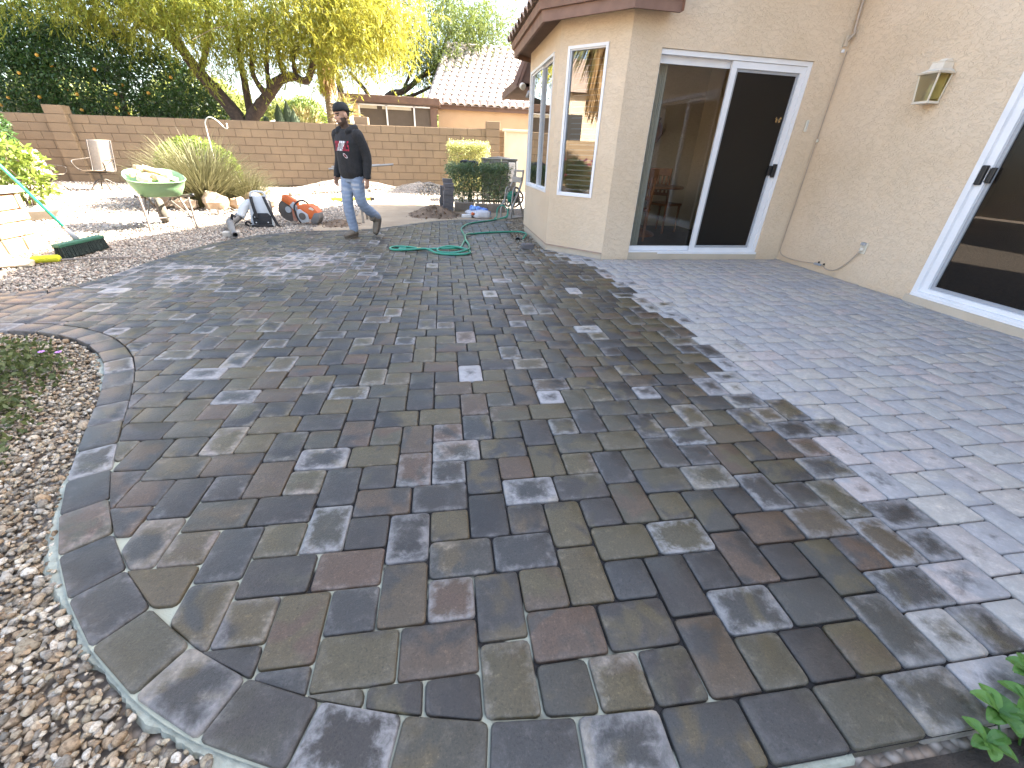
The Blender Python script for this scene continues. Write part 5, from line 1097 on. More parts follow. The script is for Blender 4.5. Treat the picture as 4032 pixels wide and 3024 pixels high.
# ================================================================== hose, reel, AC, stack, trash by the hedge
M('hose_green', (.035, .27, .175), .32, .1, 8); M('brass', (.6, .47, .16), .35, .1, 20, None, 0, 40, .8); M('resin_taupe', (.33, .30, .265), .6, .08, 6); M('ac_dark', (.055, .062, .066), .5, .1, 6); M('ac_panel', (.42, .44, .46), .5, .05, 8); M('stack_paver', (.15, .138, .135), .85, .2, 9, (.11, .10, .10), .5, 60)
hz = .014
hp = [(-.42,3.74,hz),(-.55,3.84,hz),(-.63,3.80,hz),(-.60,3.72,hz),(-.45,3.69,hz),(-.28,3.71,hz+.01)]
hs = thing('garden_hose', 'green garden hose looped across the pavers', 'hose', (-.1, 4.0, 0))
path1 = [(-.56,3.80,hz),(-.64,3.78,hz),(-.60,3.71,hz),(-.46,3.71,hz),(-.38,3.74,hz),(-.22,3.76,hz),(-.02,3.74,hz+.012),(.14,3.85,hz),(.20,4.2,hz),(.25,4.55,hz),(.235,4.95,hz),(.22,5.35,hz),(.27,5.7,hz),(.40,6.05,hz),(.62,6.3,hz),(.85,6.52,hz),(1.08,6.85,hz),(1.22,7.15,hz+.01),(1.27,7.3,.10),(1.30,7.25,.26),(1.335,7.22,.42)]
path2 = [(-.36,3.735,hz),(-.5,3.86,hz),(-.68,3.90,hz),(-.76,3.80,hz),(-.70,3.68,hz),(-.5,3.64,hz+.012),(-.30,3.66,hz+.02),(-.16,3.50,hz),(.04,3.42,hz),(.22,3.47,hz),(.26,3.62,hz),(.15,3.74,hz+.02),(-.02,3.78,hz+.03),(-.15,3.70,hz+.01),(-.12,3.57,hz),(.05,3.53,hz),(.20,3.58,hz+.02),(.26,3.75,hz+.01),(.27,4.1,hz),(.24,4.4,hz+.02),(.27,4.75,hz+.022),(.42,4.98,hz),(.62,5.10,hz),(.9,5.18,hz),(1.12,5.22,hz),(1.23,5.15,hz),(1.25,4.98,hz),(1.20,4.82,hz),(1.15,4.74,-.02)]
for i, pth in enumerate((path1, path2)): MB().tube(catmull(pth, 8), .0135, 9).build('hose_run', 'hose_green', hs, True, world=True)
MB().tube([(-.42,3.728,hz+.003),(-.405,3.730,hz+.003),(-.40,3.731,hz+.003),(-.375,3.734,hz+.003),(-.36,3.736,hz+.003)], [.018,.021,.017,.021,.018], 10).build('coupling', 'brass', hs, True, world=True)
MB().tube(catmull([(.92,6.72,hz),(.98,6.85,.05),(1.0,6.92,.17),(1.10,6.95,.24),(1.20,6.92,.16),(1.19,6.84,.05),(1.06,6.78,hz),(.92,6.66,hz)], 6), .012, 8).build('loop', 'hose_green', hs, True, world=True)
rc = thing('hose_reel_cart', 'taupe resin hose reel cart standing beside the bay wall', 'hose reel', (1.36, 7.22, -.03), R(-48))
for s in (-1, 1):
    MB().tube(catmull([(.13*s,-.22,0),(.14*s,-.20,.22),(.13*s,-.02,.48),(.11*s,.12,.72),(.105*s,.16,.90)], 5), [.022]*16+[.018]*5, 8).build('side_frame', 'resin_taupe', rc, True); MB().tube(catmull([(.13*s,.22,0),(.13*s,.12,.18),(.13*s,.0,.42)], 5), .02, 8).build('side_leg', 'resin_taupe', rc, True)
    mb = MB(); n_ = 48; out, inn = [], []
    for k in range(n_):
        a = 2*math.pi*k/n_; ro = .185+.028*math.cos(3*a+.4); out.append((ro*math.cos(a), ro*math.sin(a))); inn.append(((ro-.035)*math.cos(a), (ro-.035)*math.sin(a)))
    x0 = .095*s
    for x in (x0-.01, x0+.01): mb.add([(x,a,.40+b) for a, b in out]+[(x,a,.40+b) for a, b in inn], [(k,(k+1) % n_,n_+(k+1) % n_,n_+k) if x > x0 else (n_+k,n_+(k+1) % n_,(k+1) % n_,k) for k in range(n_)])
    for ring in (out, inn): mb.add([(x0-.01,a,.40+b) for a, b in ring]+[(x0+.01,a,.40+b) for a, b in ring], [(k,(k+1) % n_,n_+(k+1) % n_,n_+k) for k in range(n_)])
    ds = mb.build('reel_disc', 'resin_taupe', rc, True, angle=40); MB().lathe([(.06,-.012),(.075,0),(.06,.012)], (x0,0,.40), 18, Matrix.Rotation(R(90),3,'Y')).build('hub', 'resin_taupe', ds, True)
    for k in range(6): a = 2*math.pi*k/6; MB().tube([(x0,.05*math.cos(a),.40+.05*math.sin(a)),(x0,.165*math.cos(a),.40+.165*math.sin(a))], .014, 6).build('spoke', 'resin_taupe', ds)
mb = MB()
for k in range(7): mb.lathe([(.10+.012*math.cos(q*math.pi/3), -.072+.024*k+.012*math.sin(q*math.pi/3)) for q in range(7)], (0,0,.40), 20, Matrix.Rotation(R(90),3,'Y'), cap=False)
ob = mb.build('wound_hose', 'hose_green', rc, True); tag(ob, kind='stuff')
MB().rbox((0,.155,.88),(.24,.03,.04),.01).build('handle_bar', 'resin_taupe', rc); MB().rbox((0,.10,.72),(.24,.04,.10),.01).build('cross_panel', 'resin_taupe', rc); MB().rbox((0,0,.02),(.30,.40,.03),.01).build('base', 'resin_taupe', rc)
ac = thing('air_conditioner', 'dark air conditioner condenser behind the clipped hedge', 'air conditioner', (1.50, 11.0, -.03)); MB().rbox((0,0,.54),(.92,.80,.98),.05,3).build('cabinet', 'ac_dark', ac, True, angle=40)
for k in range(9): MB().rbox((-.06,-.405,.18+.085*k),(.74,.02,.03),.006).build('louvre', 'ac_dark', ac)
MB().rbox((.30,-.415,.74),(.17,.015,.46),.006).build('service_panel', 'ac_panel', ac); MB().rbox((0,0,1.04),(.93,.81,.05),.02).build('top_rim', 'ac_dark', ac); MB().lathe([(.30,0),(.3,.02),(.0,.05)], (0,0,1.06), 20).build('fan_guard', 'black_plastic', ac)
# leaning stack of spare pavers
sr = random.Random(17); PM = MB().rbox((0,0,0), (.205,.137,.073), .007, 2)
tmp = PM.build('stacked_paver', 'stack_paver'); PMe = tmp.data; bpy.data.objects.remove(tmp)
for col, (bx, by, n_) in enumerate(((.035,7.78,8),(.02,7.96,9),(-.05,8.16,7))):
    for k in range(n_):
        o = link('stacked_paver', PMe); o.location = (bx+.004*k+sr.gauss(0,.006), by+sr.gauss(0,.006), .005+.0745*k); o.rotation_euler.z = R(4)+sr.gauss(0,.03)
        nth = ['lowest', 'second', 'third', 'fourth', 'fifth', 'sixth', 'seventh', 'eighth', 'ninth'][k]
        tag(o, '%s grey paver%s in the %s column of the spare stack' % (nth, ' from the ground' if k else '', ['front', 'middle', 'rear'][col]), 'paver', 'spare pavers stacked by the hedge')
M('curb_stone', (.27, .225, .18), .9, .15, 6, (.2, .165, .13), .6, 40)
for k, (x, w_, z, lb) in enumerate(((.40,.44,.075,'left'),(.78,.28,.06,'middle'),(1.12,.40,.055,'right'))):
    o = tag(MB().rbox((0,0,0), (w_-.01,.13,.17), .015, 2).build('curb_block', 'curb_stone'), ['tan curb block under the hedge next to the paver stack','short tan curb block under the middle of the hedge','tan curb block under the hedge next to the hose reel'][k], 'curb', 'curb blocks edging the hedge bed'); o.location = (x,8.18,z)
M('bag_plastic', (.60, .58, .60), .35, .1, 9); M('bag_blue', (.05, .12, .55), .35, .35, 16, (.25, .45, .75)); M('paper_white', (.75, .74, .72), .8, .05, 8)
def crumple(mb, c, r, seed, sz=1.0, n=16, m=9):
    q = random.Random(seed); V0 = len(mb.v); mb.sphere((0,0,0), 1, n, m); P_ = mb.v[V0:]; ph = [q.uniform(0,6.28) for _ in range(9)]
    def f(p): k = 1+.13*math.sin(5*p[0]+ph[0])+.11*math.sin(6*p[1]+ph[1])+.10*math.sin(7*p[2]+ph[2])+.07*math.sin(11*p[0]+9*p[1]+ph[3]); return (c[0]+p[0]*r[0]*k, c[1]+p[1]*r[1]*k, max(c[2]-r[2]*.8, c[2]+p[2]*r[2]*k))
    mb.v[V0:] = [f(p) for p in P_]; return mb
tb_ = thing('trash_bag', 'open white plastic bag of blue bottles and trash on the dirt', 'trash bag', (.66, 7.32, -.03)); crumple(MB(), (0,0,.07), (.24,.15,.09), 2).build('bag', 'bag_plastic', tb_, True)
for k, (x, y, z, r_) in enumerate(((-.12,.02,.16,.085),(.0,-.02,.15,.085),(.11,-.04,.13,.08),(.19,-.09,.09,.06))): crumple(MB(), (x,y,z), (r_,r_*.8,r_*.7), 10+k, n=10, m=7).build('bottle_wrap', 'bag_blue', tb_, True)
ps = thing('plastic_wrap', 'crumpled clear plastic wrap in front of the trash bag', 'trash', (.72, 7.10, -.03)); crumple(MB(), (0,0,.06), (.17,.09,.09), 6).build('wrap', 'bag_plastic', ps, True)
o = tag(MB().rbox((0,0,0), (.19,.09,.06), .01, 2, Matrix.Rotation(.2,3,'Z')).build('paper_box', 'paper_white'), 'small white paper carton beside the trash bag', 'carton'); o.location = (.40,7.20,.0)
o = tag(crumple(MB(), (0,0,0), (.035,.03,.03), 9, n=8, m=6).build('orange_wrapper', 'saw_orange', None, True), 'crumpled orange wrapper beside the white carton', 'wrapper'); o.location = (.52,7.12,.05)
sh = thing('black_jacket', 'black jacket with orange trim lying on top of the hedge', 'jacket', (.55, 9.05, .84)); crumple(MB(), (0,0,.06), (.22,.16,.10), 5).build('body', 'strap_black', sh, True); crumple(MB(), (.16,-.10,.03), (.08,.06,.035), 8, n=10, m=6).build('trim', 'saw_orange', sh, True); crumple(MB(), (.26,-.08,.0), (.12,.07,.03), 11, n=10, m=6).build('lining', 'ac_panel', sh, True)
o = tag(MB().rbox((0,0,0), (.165,.12,.075), .012, 2).build('loose_paver', 'stack_paver'), 'single grey paver on the gravel strip by the bay', 'paver'); o.location = (1.08,3.98,.015); o.rotation_euler.z = .1
dp = thing('drain_pipe', 'open black drain pipe end in the gravel strip', 'pipe', (1.05,4.62,-.02)); mb = MB(); mb.tube([(0,0,.0),(.09,.15,-.04)], .045, 16, cap=False); ob = mb.build('pipe', 'black_plastic', dp, True); sm = ob.modifiers.new('s','SOLIDIFY'); sm.thickness = .005; MB().lathe([(.044,0),(.05,.005),(.05,.02),(.044,.025)], (0,0,0), 16, Vector((.09,.15,-.04)).to_track_quat('Z','Y').to_matrix(), cap=False).build('collar', 'blower_grey', dp, True)

# sawhorse with two metal poles behind the person
sh_ = thing('sawhorse', 'sawhorse hidden behind the walking person', 'sawhorse', (-1.62, 6.45, -.04))
M('lumber_grey', (.30, .25, .19), .85, .2, 12); MB().rbox((0,0,.78),(.30,.09,.08),.008).build('beam', 'lumber_grey', sh_)
for sx_ in (-1, 1):
    for sy_ in (-1, 1): MB().tube([(.10*sx_,.02*sy_,.78),(.14*sx_,.24*sy_,0)], .026, 4).build('leg', 'lumber_grey', sh_)
M('pole_metal', (.42, .38, .33), .4, .1, 8, None, 0, 40, .6)
for k_, (a_, b_, lb) in enumerate((((-1.98,6.44,.80),(-.90,6.50,.905),'longer metal pole sticking out behind the person'),((-1.95,6.54,.83),(-1.14,6.62,.885),'shorter metal pole behind the person'))):
    o = tag(MB().tube([Vector(a_)-Vector(a_), Vector(b_)-Vector(a_)], .017, 10).build('metal_pole', 'pole_metal', None, True, angle=50), lb, 'pole', 'poles on the sawhorse'); o.location = a_
# ================================================================== chairs, hook, lumber, rocks, small yard bits
M('sling_tan', (.46, .38, .29), .85, .08, 30, None, .5, 200); M('chair_bronze', (.055, .042, .032), .5, .15, 8); M('hook_white', (.68, .64, .55), .5, .05, 9); M('lumber', (.36, .28, .19), .85, .2, 12); M('boulder', (.48, .37, .26), .9, .18, 5, (.36, .26, .18), .9, 14); M('yellow_plastic', (.75, .58, .03), .5, .1, 8)
def patio_chair(loc, rz, label, back=True, sc_=1.0):
    t = thing('patio_chair', label, 'chair', loc, rz, 'sling patio chairs by the wall'); t.scale = (sc_,)*3
    prof = catmull([(0,-.25,.44),(0,-.15,.42),(0,.12,.40),(0,.20,.43),(0,.27,.62),(0,.36,.90),(0,.42,1.06)], 4)
    ob = strip(prof, (.225,0,0)).build('sling', 'sling_tan', t, True); sm = ob.modifiers.new('s','SOLIDIFY'); sm.thickness = .008
    for s in (-1, 1):
        MB().tube([p+Vector((.24*s,0,0)) for p in prof], .014, 7).build('side_rail', 'chair_bronze', t, True)
        MB().tube(catmull([(.25*s,.30,.68),(.29*s,.10,.66),(.31*s,-.20,.64),(.31*s,-.30,.60),(.29*s,-.27,.50),(.25*s,-.22,.43)], 5), .015, 7).build('arm', 'chair_bronze', t, True)
    MB().tube([(0,0,.40),(0,0,.22)], .028, 10).build('pedestal', 'chair_bronze', t); MB().rbox((0,0,.38),(.42,.30,.02),.006).build('seat_plate', 'chair_bronze', t)
    for k in range(4): a = math.pi/4+k*math.pi/2; MB().tube(catmull([(0,0,.24),(.12*math.cos(a),.12*math.sin(a),.20),(.28*math.cos(a),.28*math.sin(a),.02),(.32*math.cos(a),.32*math.sin(a),-.01)], 4), .016, 7).build('leg', 'chair_bronze', t, True)
patio_chair((-8.62,11.2,-.04), R(4), 'tan sling patio chair with tall back in front of the far wall', True, 1.06); patio_chair((-9.55,10.9,-.04), R(70), 'lower patio chair partly hidden by the leafy bush', True, .82)
hk = thing('shepherd_hook', 'cream curved shepherd hook pole in the grass clump', 'garden hook', (-4.72,8.62,-.05)); MB().tube(catmull([(0,0,-.2),(0,0,.8),(.01,0,1.42),(.03,0,1.54),(.10,0,1.61),(.19,0,1.60),(.27,0,1.54),(.35,0,1.45),(.40,0,1.44),(.41,0,1.50)], 5), .011, 7).build('pole', 'hook_white', hk, True); MB().sphere((.412,0,1.515), .014, 8, 6).build('tip', 'hook_white', hk, True)
o = tag(MB().rbox((0,0,0), (2.3,.10,.045), .006, 1).build('lumber_plank', 'lumber'), 'longer tan plank lying on the sunlit gravel', 'plank', 'planks on the gravel'); o.location = (-3.55,11.95,.0); o.rotation_euler.z = R(60)
o = tag(MB().rbox((0,0,0), (1.6,.09,.04), .006, 1).build('lumber_plank', 'lumber'), 'shorter tan plank resting beside the longer plank', 'plank', 'planks on the gravel'); o.location = (-3.15,12.1,.03); o.rotation_euler.z = R(55)
yl = thing('yellow_level', 'yellow tool lying on gravel behind the person', 'tool', (-2.35,9.9,-.02), R(18)); MB().rbox((0,0,.03),(.95,.10,.06),.01).build('body', 'yellow_plastic', yl); MB().rbox((.5,0,.03),(.1,.11,.07),.01).build('end_cap', 'black_plastic', yl)
for k, (x, y, z, r_, lb) in enumerate(((-4.55,7.75,.1,(.22,.17,.17),'pale boulder under the right side of the large grass clump'),(-4.2,7.95,.05,(.15,.12,.12),'small boulder left of the backpack blower'),(-4.05,8.35,.08,(.20,.15,.15),'upright boulder below the smaller grass clump'),(-5.05,7.7,.06,(.19,.14,.12),'boulder behind the green wheelbarrow wheel'),(-3.75,8.3,.04,(.13,.1,.1),'smallest boulder at the right end of the rock row'),(-5.5,7.9,.07,(.2,.16,.14),'boulder left of the wheelbarrow wheel'))):
    o = tag(crumple(MB(), (0,0,0), r_, 30+k, n=14, m=8).build('boulder', 'boulder', None, True), lb, 'boulder', 'boulders round the grass clump'); o.location = (x,y,z); o.data.set_sharp_from_angle(angle=R(28))
pl2 = thing('path_light', 'small square ground light beside the grass clump', 'light', (-4.25,7.03,-.04)); MB().rbox((0,0,.05),(.12,.08,.09),.008).build('housing', 'chair_bronze', pl2); MB().rbox((.0,-.042,.055),(.10,.008,.07),.003).build('lens', 'hook_white', pl2)
dl = thing('brown_bowl', 'pale round planter dish by the leafy bush', 'planter', (-6.55,6.2,-.04)); MB().lathe([(.02,0),(.24,.0),(.33,.13),(.35,.14),(.34,.16),(.3,.13),(.05,.06)], n=24).build('dish', 'slab_stone', dl, True); MB().lathe([(.02,.07),(.28,.10),(.02,.14)], n=18).build('soil', 'soil', dl, True)
# ================================================================== the person
M('hoodie_black', (.013, .013, .014), .92, .25, 14, (.02, .02, .021), .5, 90); M('cap_black', (.012, .013, .014), .85, .2, 14); M('boot_suede', (.19, .155, .115), .92, .25, 11, (.13, .105, .08), .5, 60); M('boot_sole', (.11, .09, .07), .9, .1, 9)
def col_mat(name, rough, bmp=0, bs=60):
    m, n, l, p = nmat(name); a = n.new('ShaderNodeAttribute'); a.attribute_name = 'col'; co = coords(n)
    c = mixc(n, l, ramp(n, l, noise(n, l, co, 22, 4), .35, .7), a.outputs['Color'], mixc(n, l, 1.0, a.outputs['Color'], (.86, .84, .84), 'MULTIPLY'))
    l.new(c, p.inputs['Base Color']); p.inputs['Roughness'].default_value = rough; p.inputs['Specular IOR Level'].default_value = .3
    if bmp: l.new(bump(n, l, noise(n, l, co, bs, 4, .6, .5), bmp, .006), p.inputs['Normal'])
col_mat('skin', .55); col_mat('denim', .9, .5, 45); col_mat('print', .8)
pe = thing('person', 'person in black hoodie, cap and ripped jeans walking across the patio', 'person', (-1.27, 4.66, 0), math.atan2(-.80, -.60))
def ell(c, d, w, n=18, tilt=0): return [(c[0]+d*math.cos(2*math.pi*k/n)+tilt*0, c[1]+w*math.sin(2*math.pi*k/n), c[2]) for k in range(n)]
def remesh(name, mb, mat, parent, vox, smooth=4, colf=None):
    me = bpy.data.meshes.new(name); me.from_pydata(mb.v, [], mb.f); o = bpy.data.objects.new('tmp', me); C.objects.link(o)
    bm = bmesh.new(); bm.from_mesh(me); bmesh.ops.recalc_face_normals(bm, faces=bm.faces[:]); bm.to_mesh(me); bm.free()
    r = o.modifiers.new('r', 'REMESH'); r.mode = 'VOXEL'; r.voxel_size = vox; s = o.modifiers.new('s', 'SMOOTH'); s.iterations = smooth; s.factor = .5
    dg = bpy.context.evaluated_depsgraph_get(); out = bpy.data.meshes.new_from_object(o.evaluated_get(dg)); bpy.data.objects.remove(o)
    out.name = name; out.materials.clear(); out.materials.append(MATS[mat]); out.polygons.foreach_set('use_smooth', [True]*len(out.polygons))
    if colf:
        a = out.attributes.new('col', 'FLOAT_COLOR', 'POINT'); a.data.foreach_set('color', [x for v in out.vertices for x in (*colf(v.co), 1)])
    return link(name, out, parent)
def capsule(mb, pts, rs, n=12):
    pts = [Vector(p) for p in pts]; mb.tube(catmull(pts, 4), [float(np.interp(i/((len(pts)-1)*4), np.linspace(0, 1, len(rs)), rs)) for i in range((len(pts)-1)*4+1)], n)
    mb.sphere(pts[0], rs[0]*.98, 10, 7); mb.sphere(pts[-1], rs[-1]*.98, 10, 7)
ARM = {-1: [(0,-.185,1.275), (-.035,-.235,1.03), (.045,-.245,.80)], 1: [(0,.185,1.275), (-.06,.245,1.04), (.0,.27,.80)]}
LEG = {-1: [(.0,-.085,.82), (.075,-.085,.46), (.035,-.075,.10)], 1: [(0,.085,.82), (-.02,.085,.47), (-.28,.085,.255)]}
HM = Matrix.Translation((.045, 0, 1.485)) @ Matrix.Rotation(R(-14), 4, 'Z') @ Matrix.Rotation(R(12), 4, 'Y')
def hv(*p): return tuple(HM @ Vector(p))
# continuous body: head, neck, trunk core, arms with five-fingered hands, legs
b = MB()
def hs_(c, r, n=16, m=12):
    o = len(b.v); b.sphere((0,0,0), 1, n, m); b.v[o:] = [hv(c[0]+p[0]*r[0], c[1]+p[1]*r[1], c[2]+p[2]*r[2]) for p in b.v[o:]]
hs_((-.012,0,.035), (.098,.078,.092)); hs_((.018,0,-.035), (.072,.062,.078)); hs_((.045,0,-.078), (.036,.040,.032)); hs_((.088,0,-.012), (.020,.014,.022), 10, 8); hs_((.086,0,.014), (.010,.009,.026), 8, 6); hs_((.072,0,.038), (.022,.056,.013), 10, 6); hs_((.078,0,-.052), (.012,.024,.010), 10, 6)
for s in (-1, 1): hs_((-.012,.080*s,.0), (.022,.009,.032), 10, 8); hs_((.060,.034*s,-.010), (.022,.022,.020), 10, 8)
capsule(b, [(.03,0,1.42), (.0,0,1.33), (-.005,0,1.25)], [.052,.056,.07])
b.loft([ell((0,0,.80),.09,.13), ell((0,0,.95),.09,.135), ell((0,0,1.15),.10,.15), ell((0,0,1.27),.08,.14), ell((0,0,1.31),.06,.09)])
for s in (-1, 1):
    A = [Vector(p) for p in ARM[s]]; capsule(b, A, [.048,.040,.027]); L_ = [Vector(p) for p in LEG[s]]; capsule(b, L_, [.075,.052,.04])
    wr = A[2]; dn = (A[2]-A[1]).normalized(); fw = Vector((1,0,0)); fw = (fw-dn*fw.dot(dn)).normalized(); sd = dn.cross(fw)
    pc = wr + dn*.05; o = len(b.v); b.sphere((0,0,0), 1, 12, 8); b.v[o:] = [tuple(pc + fw*p[0]*.036 + sd*p[1]*.017 + dn*p[2]*.048) for p in b.v[o:]]
    inn = -sd*s if (sd*s).dot(Vector((0, s, 0))) > 0 else sd*s
    curl = .5 if s < 0 else .22
    for k, (off, ln_) in enumerate(((.028,.062),(.010,.072),(-.009,.068),(-.027,.054))):
        p0 = pc + dn*.036 + fw*off; p1 = p0 + dn*ln_*.45 + inn*ln_*.12*curl; p2 = p1 + dn*ln_*(.36-.25*curl) + inn*ln_*.42*curl*1.4; p3 = p2 + dn*ln_*(.20-.5*curl*.6) + inn*ln_*.42*curl*1.3; b.tube([p0, p1, p2, p3], [.0095,.009,.0085,.007], 7); b.sphere(p3, .0072, 6, 5)
    t0 = wr + dn*.030 + fw*.026; t1 = t0 + fw*.026 + dn*.024 + inn*.012; t2 = t1 + dn*.030 + fw*.004 + inn*.012; b.tube([t0, t1, t2], [.012,.011,.008], 7); b.sphere(t2, .008, 6, 5)
HI = HM.inverted()
def body_col(p):
    q = HI @ p; skin = (.47, .285, .195)
    if p.z < 1.34: return (.42, .25, .17)
    if q.z > .062 and q.x < .085 or (q.x < -.01 and q.z > -.01 and abs(q.y) < .075): return (.02, .016, .013)
    if q.x > .045 and abs(abs(q.y)-.032) < .014 and .008 < q.z < .021: return (.035, .025, .02)
    if q.x > .05 and abs(abs(q.y)-.034) < .022 and .030 < q.z < .044: return (.03, .022, .018)
    if q.x > .06 and abs(q.y) < .022 and -.058 < q.z < -.046: return (.30, .13, .10)
    if (q.x > .06 and abs(q.y) < .030 and -.046 <= q.z < -.036): return (.09, .06, .045)
    if q.z < -.058 or (abs(q.y) > .050 and q.z < -.015 and q.x > -.03 and abs(q.y) < .08 and q.x < .06): return (.085, .058, .044)
    if q.x > .075 and abs(q.y) < .016 and abs(q.z+.014) < .02: return (.44, .25, .175)
    return skin
remesh('body', b, 'skin', pe, .0062, 2, body_col)
# hoodie
h = MB(); h.loft([ell((.0,0,.765),.118,.165), ell((.0,0,.785),.128,.178), ell((.005,0,.84),.142,.192), ell((.008,0,.95),.140,.188), ell((.006,0,1.08),.142,.196), ell((.0,0,1.19),.142,.208), ell((-.005,0,1.265),.118,.195), ell((-.008,0,1.315),.092,.13), ell((-.01,0,1.345),.078,.088)])
for s in (-1, 1): capsule(h, ARM[s][:2]+[tuple(Vector(ARM[s][2])+Vector((0,0,.015)))], [.076,.062,.048]); h.lathe([(.046,-.03),(.05,-.02),(.05,.0),(.046,.01)], ARM[s][2], 12)
hb_ = MB(); h.tube(catmull([(.075,.07,1.295),(.055,.10,1.33),(-.03,.105,1.365),(-.10,.06,1.372),(-.115,0,1.368),(-.10,-.06,1.372),(-.03,-.105,1.365),(.055,-.10,1.33),(.075,-.07,1.295)], 4), .034, 10); h.sphere((-.115,0,1.31), .09, 12, 8, (.75,1.15,.95))
fr2 = random.Random(2)
for k in range(9): a = fr2.uniform(-1.2, 1.2); z = fr2.uniform(.80, 1.12); h.tube([(.135*math.cos(a)*.97, .185*math.sin(a)*.97, z), (.14*math.cos(a+.25)*.97, .19*math.sin(a+.25)*.97, z+fr2.uniform(-.05,.07))], .012, 6)
for s in (-1, 1):
    for t_ in (.25, .5, .62, .75, .88):
        A = Vector(ARM[s][0]).lerp(Vector(ARM[s][1]), min(1, t_*2)) if t_ < .5 else Vector(ARM[s][1]).lerp(Vector(ARM[s][2]), (t_-.5)*2); h.lathe([(.050,-.012),(.062-.012*t_,0),(.050,.012)], A, 10, Matrix.Rotation(fr2.uniform(-.4,.4),3,'X'))
hood = remesh('hoodie', h, 'hoodie_black', pe, .010, 3)
# chest print and emblem, laid on the cloth
from mathutils.bvhtree import BVHTree
tree = BVHTree.FromPolygons([v.co.copy() for v in hood.data.vertices], [tuple(p.vertices) for p in hood.data.polygons])
def decal(name, cells, cw, ch, y0, z0, mat='print'):
    mb = MB(); cols = []
    for (i, j), c in cells.items():
        q = []
        for di, dj in ((0,0),(1,0),(1,1),(0,1)):
            hit = tree.ray_cast(Vector((.5, y0-(i+di)*cw, z0-(j+dj)*ch)), Vector((-1,0,0)))
            if hit[0] is None: break
            q.append(hit[0] + Vector((.003,0,0)))
        if len(q) == 4: mb.quad(*q[::-1]); cols += [c]*4
    o = mb.build(name, mat, hood); a = o.data.attributes.new('col', 'FLOAT_COLOR', 'POINT'); a.data.foreach_set('color', [x for c in cols for x in (*c, 1)]); return o
FONT = {'C': '111100100100111', 'A': '111101111101101', 'R': '110101110101101', 'D': '110101101101110', 'I': '111010010010111', 'N': '111101101101101', 'L': '100100100100111', 'S': '111100111001111'}
cells = {}; red, whi = (.36, .03, .055), (.72, .72, .74)
for n_, chh in enumerate('CARDINALS'):
    for r_ in range(5):
        for c_ in range(3):
            if FONT[chh][r_*3+c_] == '1':
                for sr_ in range(2):
                    i, j = n_*4+c_, r_*2+sr_; d = i + j*.9; cells[(i, j)] = whi if 14 < d < 29 else red
decal('chest_lettering', {(-k[0], k[1]): v for k, v in cells.items()}, .0068, .0112, -.105, 1.205)
cells = {}
for i in range(14):
    for j in range(14):
        x, z = (i-6.5)/7, (j-6.5)/7; u_, v_ = (x+z)*.707, (x-z)*.707; e_ = (u_/1.0)**2+(v_/.5)**2
        if e_ < 1: cells[(-i, j)] = (.66, .62, .6) if e_ > .5 else (.16, .03, .035)
decal('emblem', cells, .0052, .0052, .035, 1.075)
# jeans
j_ = MB(); j_.loft([ell((0,0,.72),.10,.155), ell((0,0,.78),.112,.165), ell((0,0,.85),.110,.160)])
for s in (-1, 1): capsule(j_, LEG[s], [.098,.074,.060], 14)
for s in (-1, 1):
    A, B_, C_ = [Vector(p) for p in LEG[s]]
    for t_ in (.55, .72, .85, .93): q = B_.lerp(C_, t_); ax = (C_-B_).to_track_quat('Z','Y').to_matrix(); j_.lathe([(.05,-.014),(.068,0),(.05,.014)], q, 12, ax)
    for t_ in (.3, .5, .7, .88, 1.0): q = A.lerp(B_, t_); ax = (B_-A).to_track_quat('Z','Y').to_matrix(); j_.lathe([(.06,-.012),(.092-.016*t_,0),(.06,.012)], q, 12, ax)
jr = random.Random(5)
def jean_col(p):
    base = np.array((.24, .30, .395)); f = .5+.25*math.sin(p.z*61+p.y*37+3*math.sin(p.z*17))+.25*math.sin(p.z*131+p.x*40); c = base*(.85+.28*f)
    front = p.x > .03 and p.y < .0
    if front and .36 < p.z < .72: k = max(0, math.sin(p.z*70+9*p.y+2*math.sin(p.z*23)))**1.5*(.5+.5*math.sin(p.z*11+1)); c = c*(1-.55*k)+np.array((.44,.46,.48))*.55*k
    if p.x > .05 and p.y > .02 and .62 < p.z < .72 and math.sin(p.z*120) > .2: c = np.array((.42,.44,.47))
    if p.z < .30 and p.y > .03: c = c*.7+np.array((.2,.17,.13))*.3
    return tuple(c)
remesh('jeans', j_, 'denim', pe, .010, 3, jean_col)
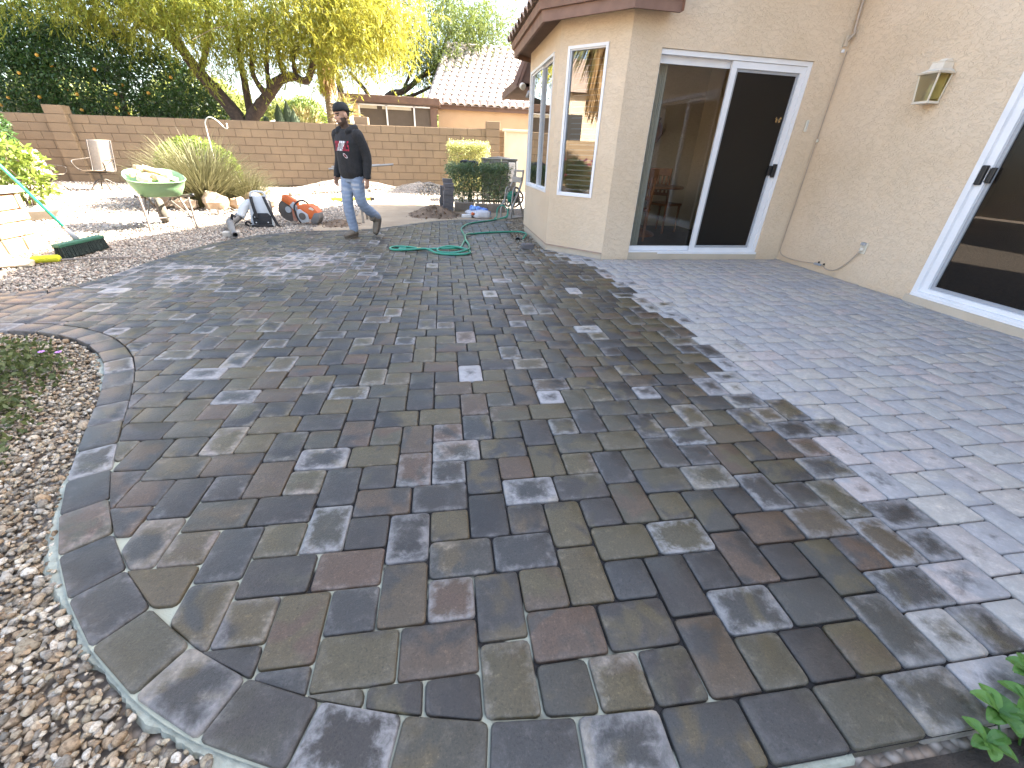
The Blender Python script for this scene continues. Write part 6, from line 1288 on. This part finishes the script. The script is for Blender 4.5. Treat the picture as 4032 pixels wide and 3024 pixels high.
# boots
def boot(s, M4):
    o = MB(); o.loft([[M4 @ Vector((x, w_*math.sin(a), zc + hh*math.cos(a))) for a in [2*math.pi*k/14 for k in range(14)]] for x, w_, zc, hh in ((-.075,.02,.045,.03),(-.06,.040,.055,.045),(0,.043,.062,.055),(.07,.046,.052,.042),(.13,.047,.045,.034),(.175,.040,.038,.027),(.195,.018,.033,.014))]); o.tube([M4 @ Vector(p) for p in ((-.012,0,.05),(-.010,0,.12),(-.006,0,.17))], [.052,.050,.054], 14)
    bo = remesh('boot', o, 'boot_suede', pe, .008, 2)
    out = []
    for k in range(18): a = 2*math.pi*k/18; x = .06+.138*math.cos(a); out.append((x, .047*math.sin(a)*(1.0 if x > .06 else .88)))
    q = MB(); q.loft([[M4 @ Vector((x, y, z)) for x, y in out] for z in (.0, .022)]); q.build('sole', 'boot_sole', bo)
boot(-1, Matrix.Translation((.045,-.075,.0)) @ Matrix.Rotation(R(6), 4, 'Z')); boot(1, Matrix.Translation((-.275,.085,.20)) @ Matrix.Rotation(R(62), 4, 'Y') @ Matrix.Translation((0,0,-.05)))
# cap worn backwards
c_ = MB(); o = len(c_.v); prof = [(.001,.098),(.045,.093),(.075,.075),(.094,.045),(.101,.010),(.100,-.012)]; c_.lathe(prof[::-1], (0,0,0), 22, cap=False); c_.v[o:] = [hv(p[0]*1.06-.014, p[1]*.86, p[2]+.052+(.016 if p[0] > 0 else 0)*(1 if p[2] < .02 else .3)) for p in c_.v[o:]]
cp_ = c_.build('cap', 'cap_black', pe, True); sm = cp_.modifiers.new('s','SOLIDIFY'); sm.thickness = .004
q = MB(); V = []
for k in range(9): a = math.pi*.5 + math.pi*(k/8); V.append(hv(-.10+.0+.085*math.cos(a)*1.0-.0, .070*math.sin(a)*1.0, .038-.02*abs(math.cos(a))))
q.add(V + [hv(-.09,0,.045)], [(k, k+1, 9) for k in range(8)]); ob = q.build('cap_brim', 'cap_black', pe, True); sm = ob.modifiers.new('s','SOLIDIFY'); sm.thickness = .005
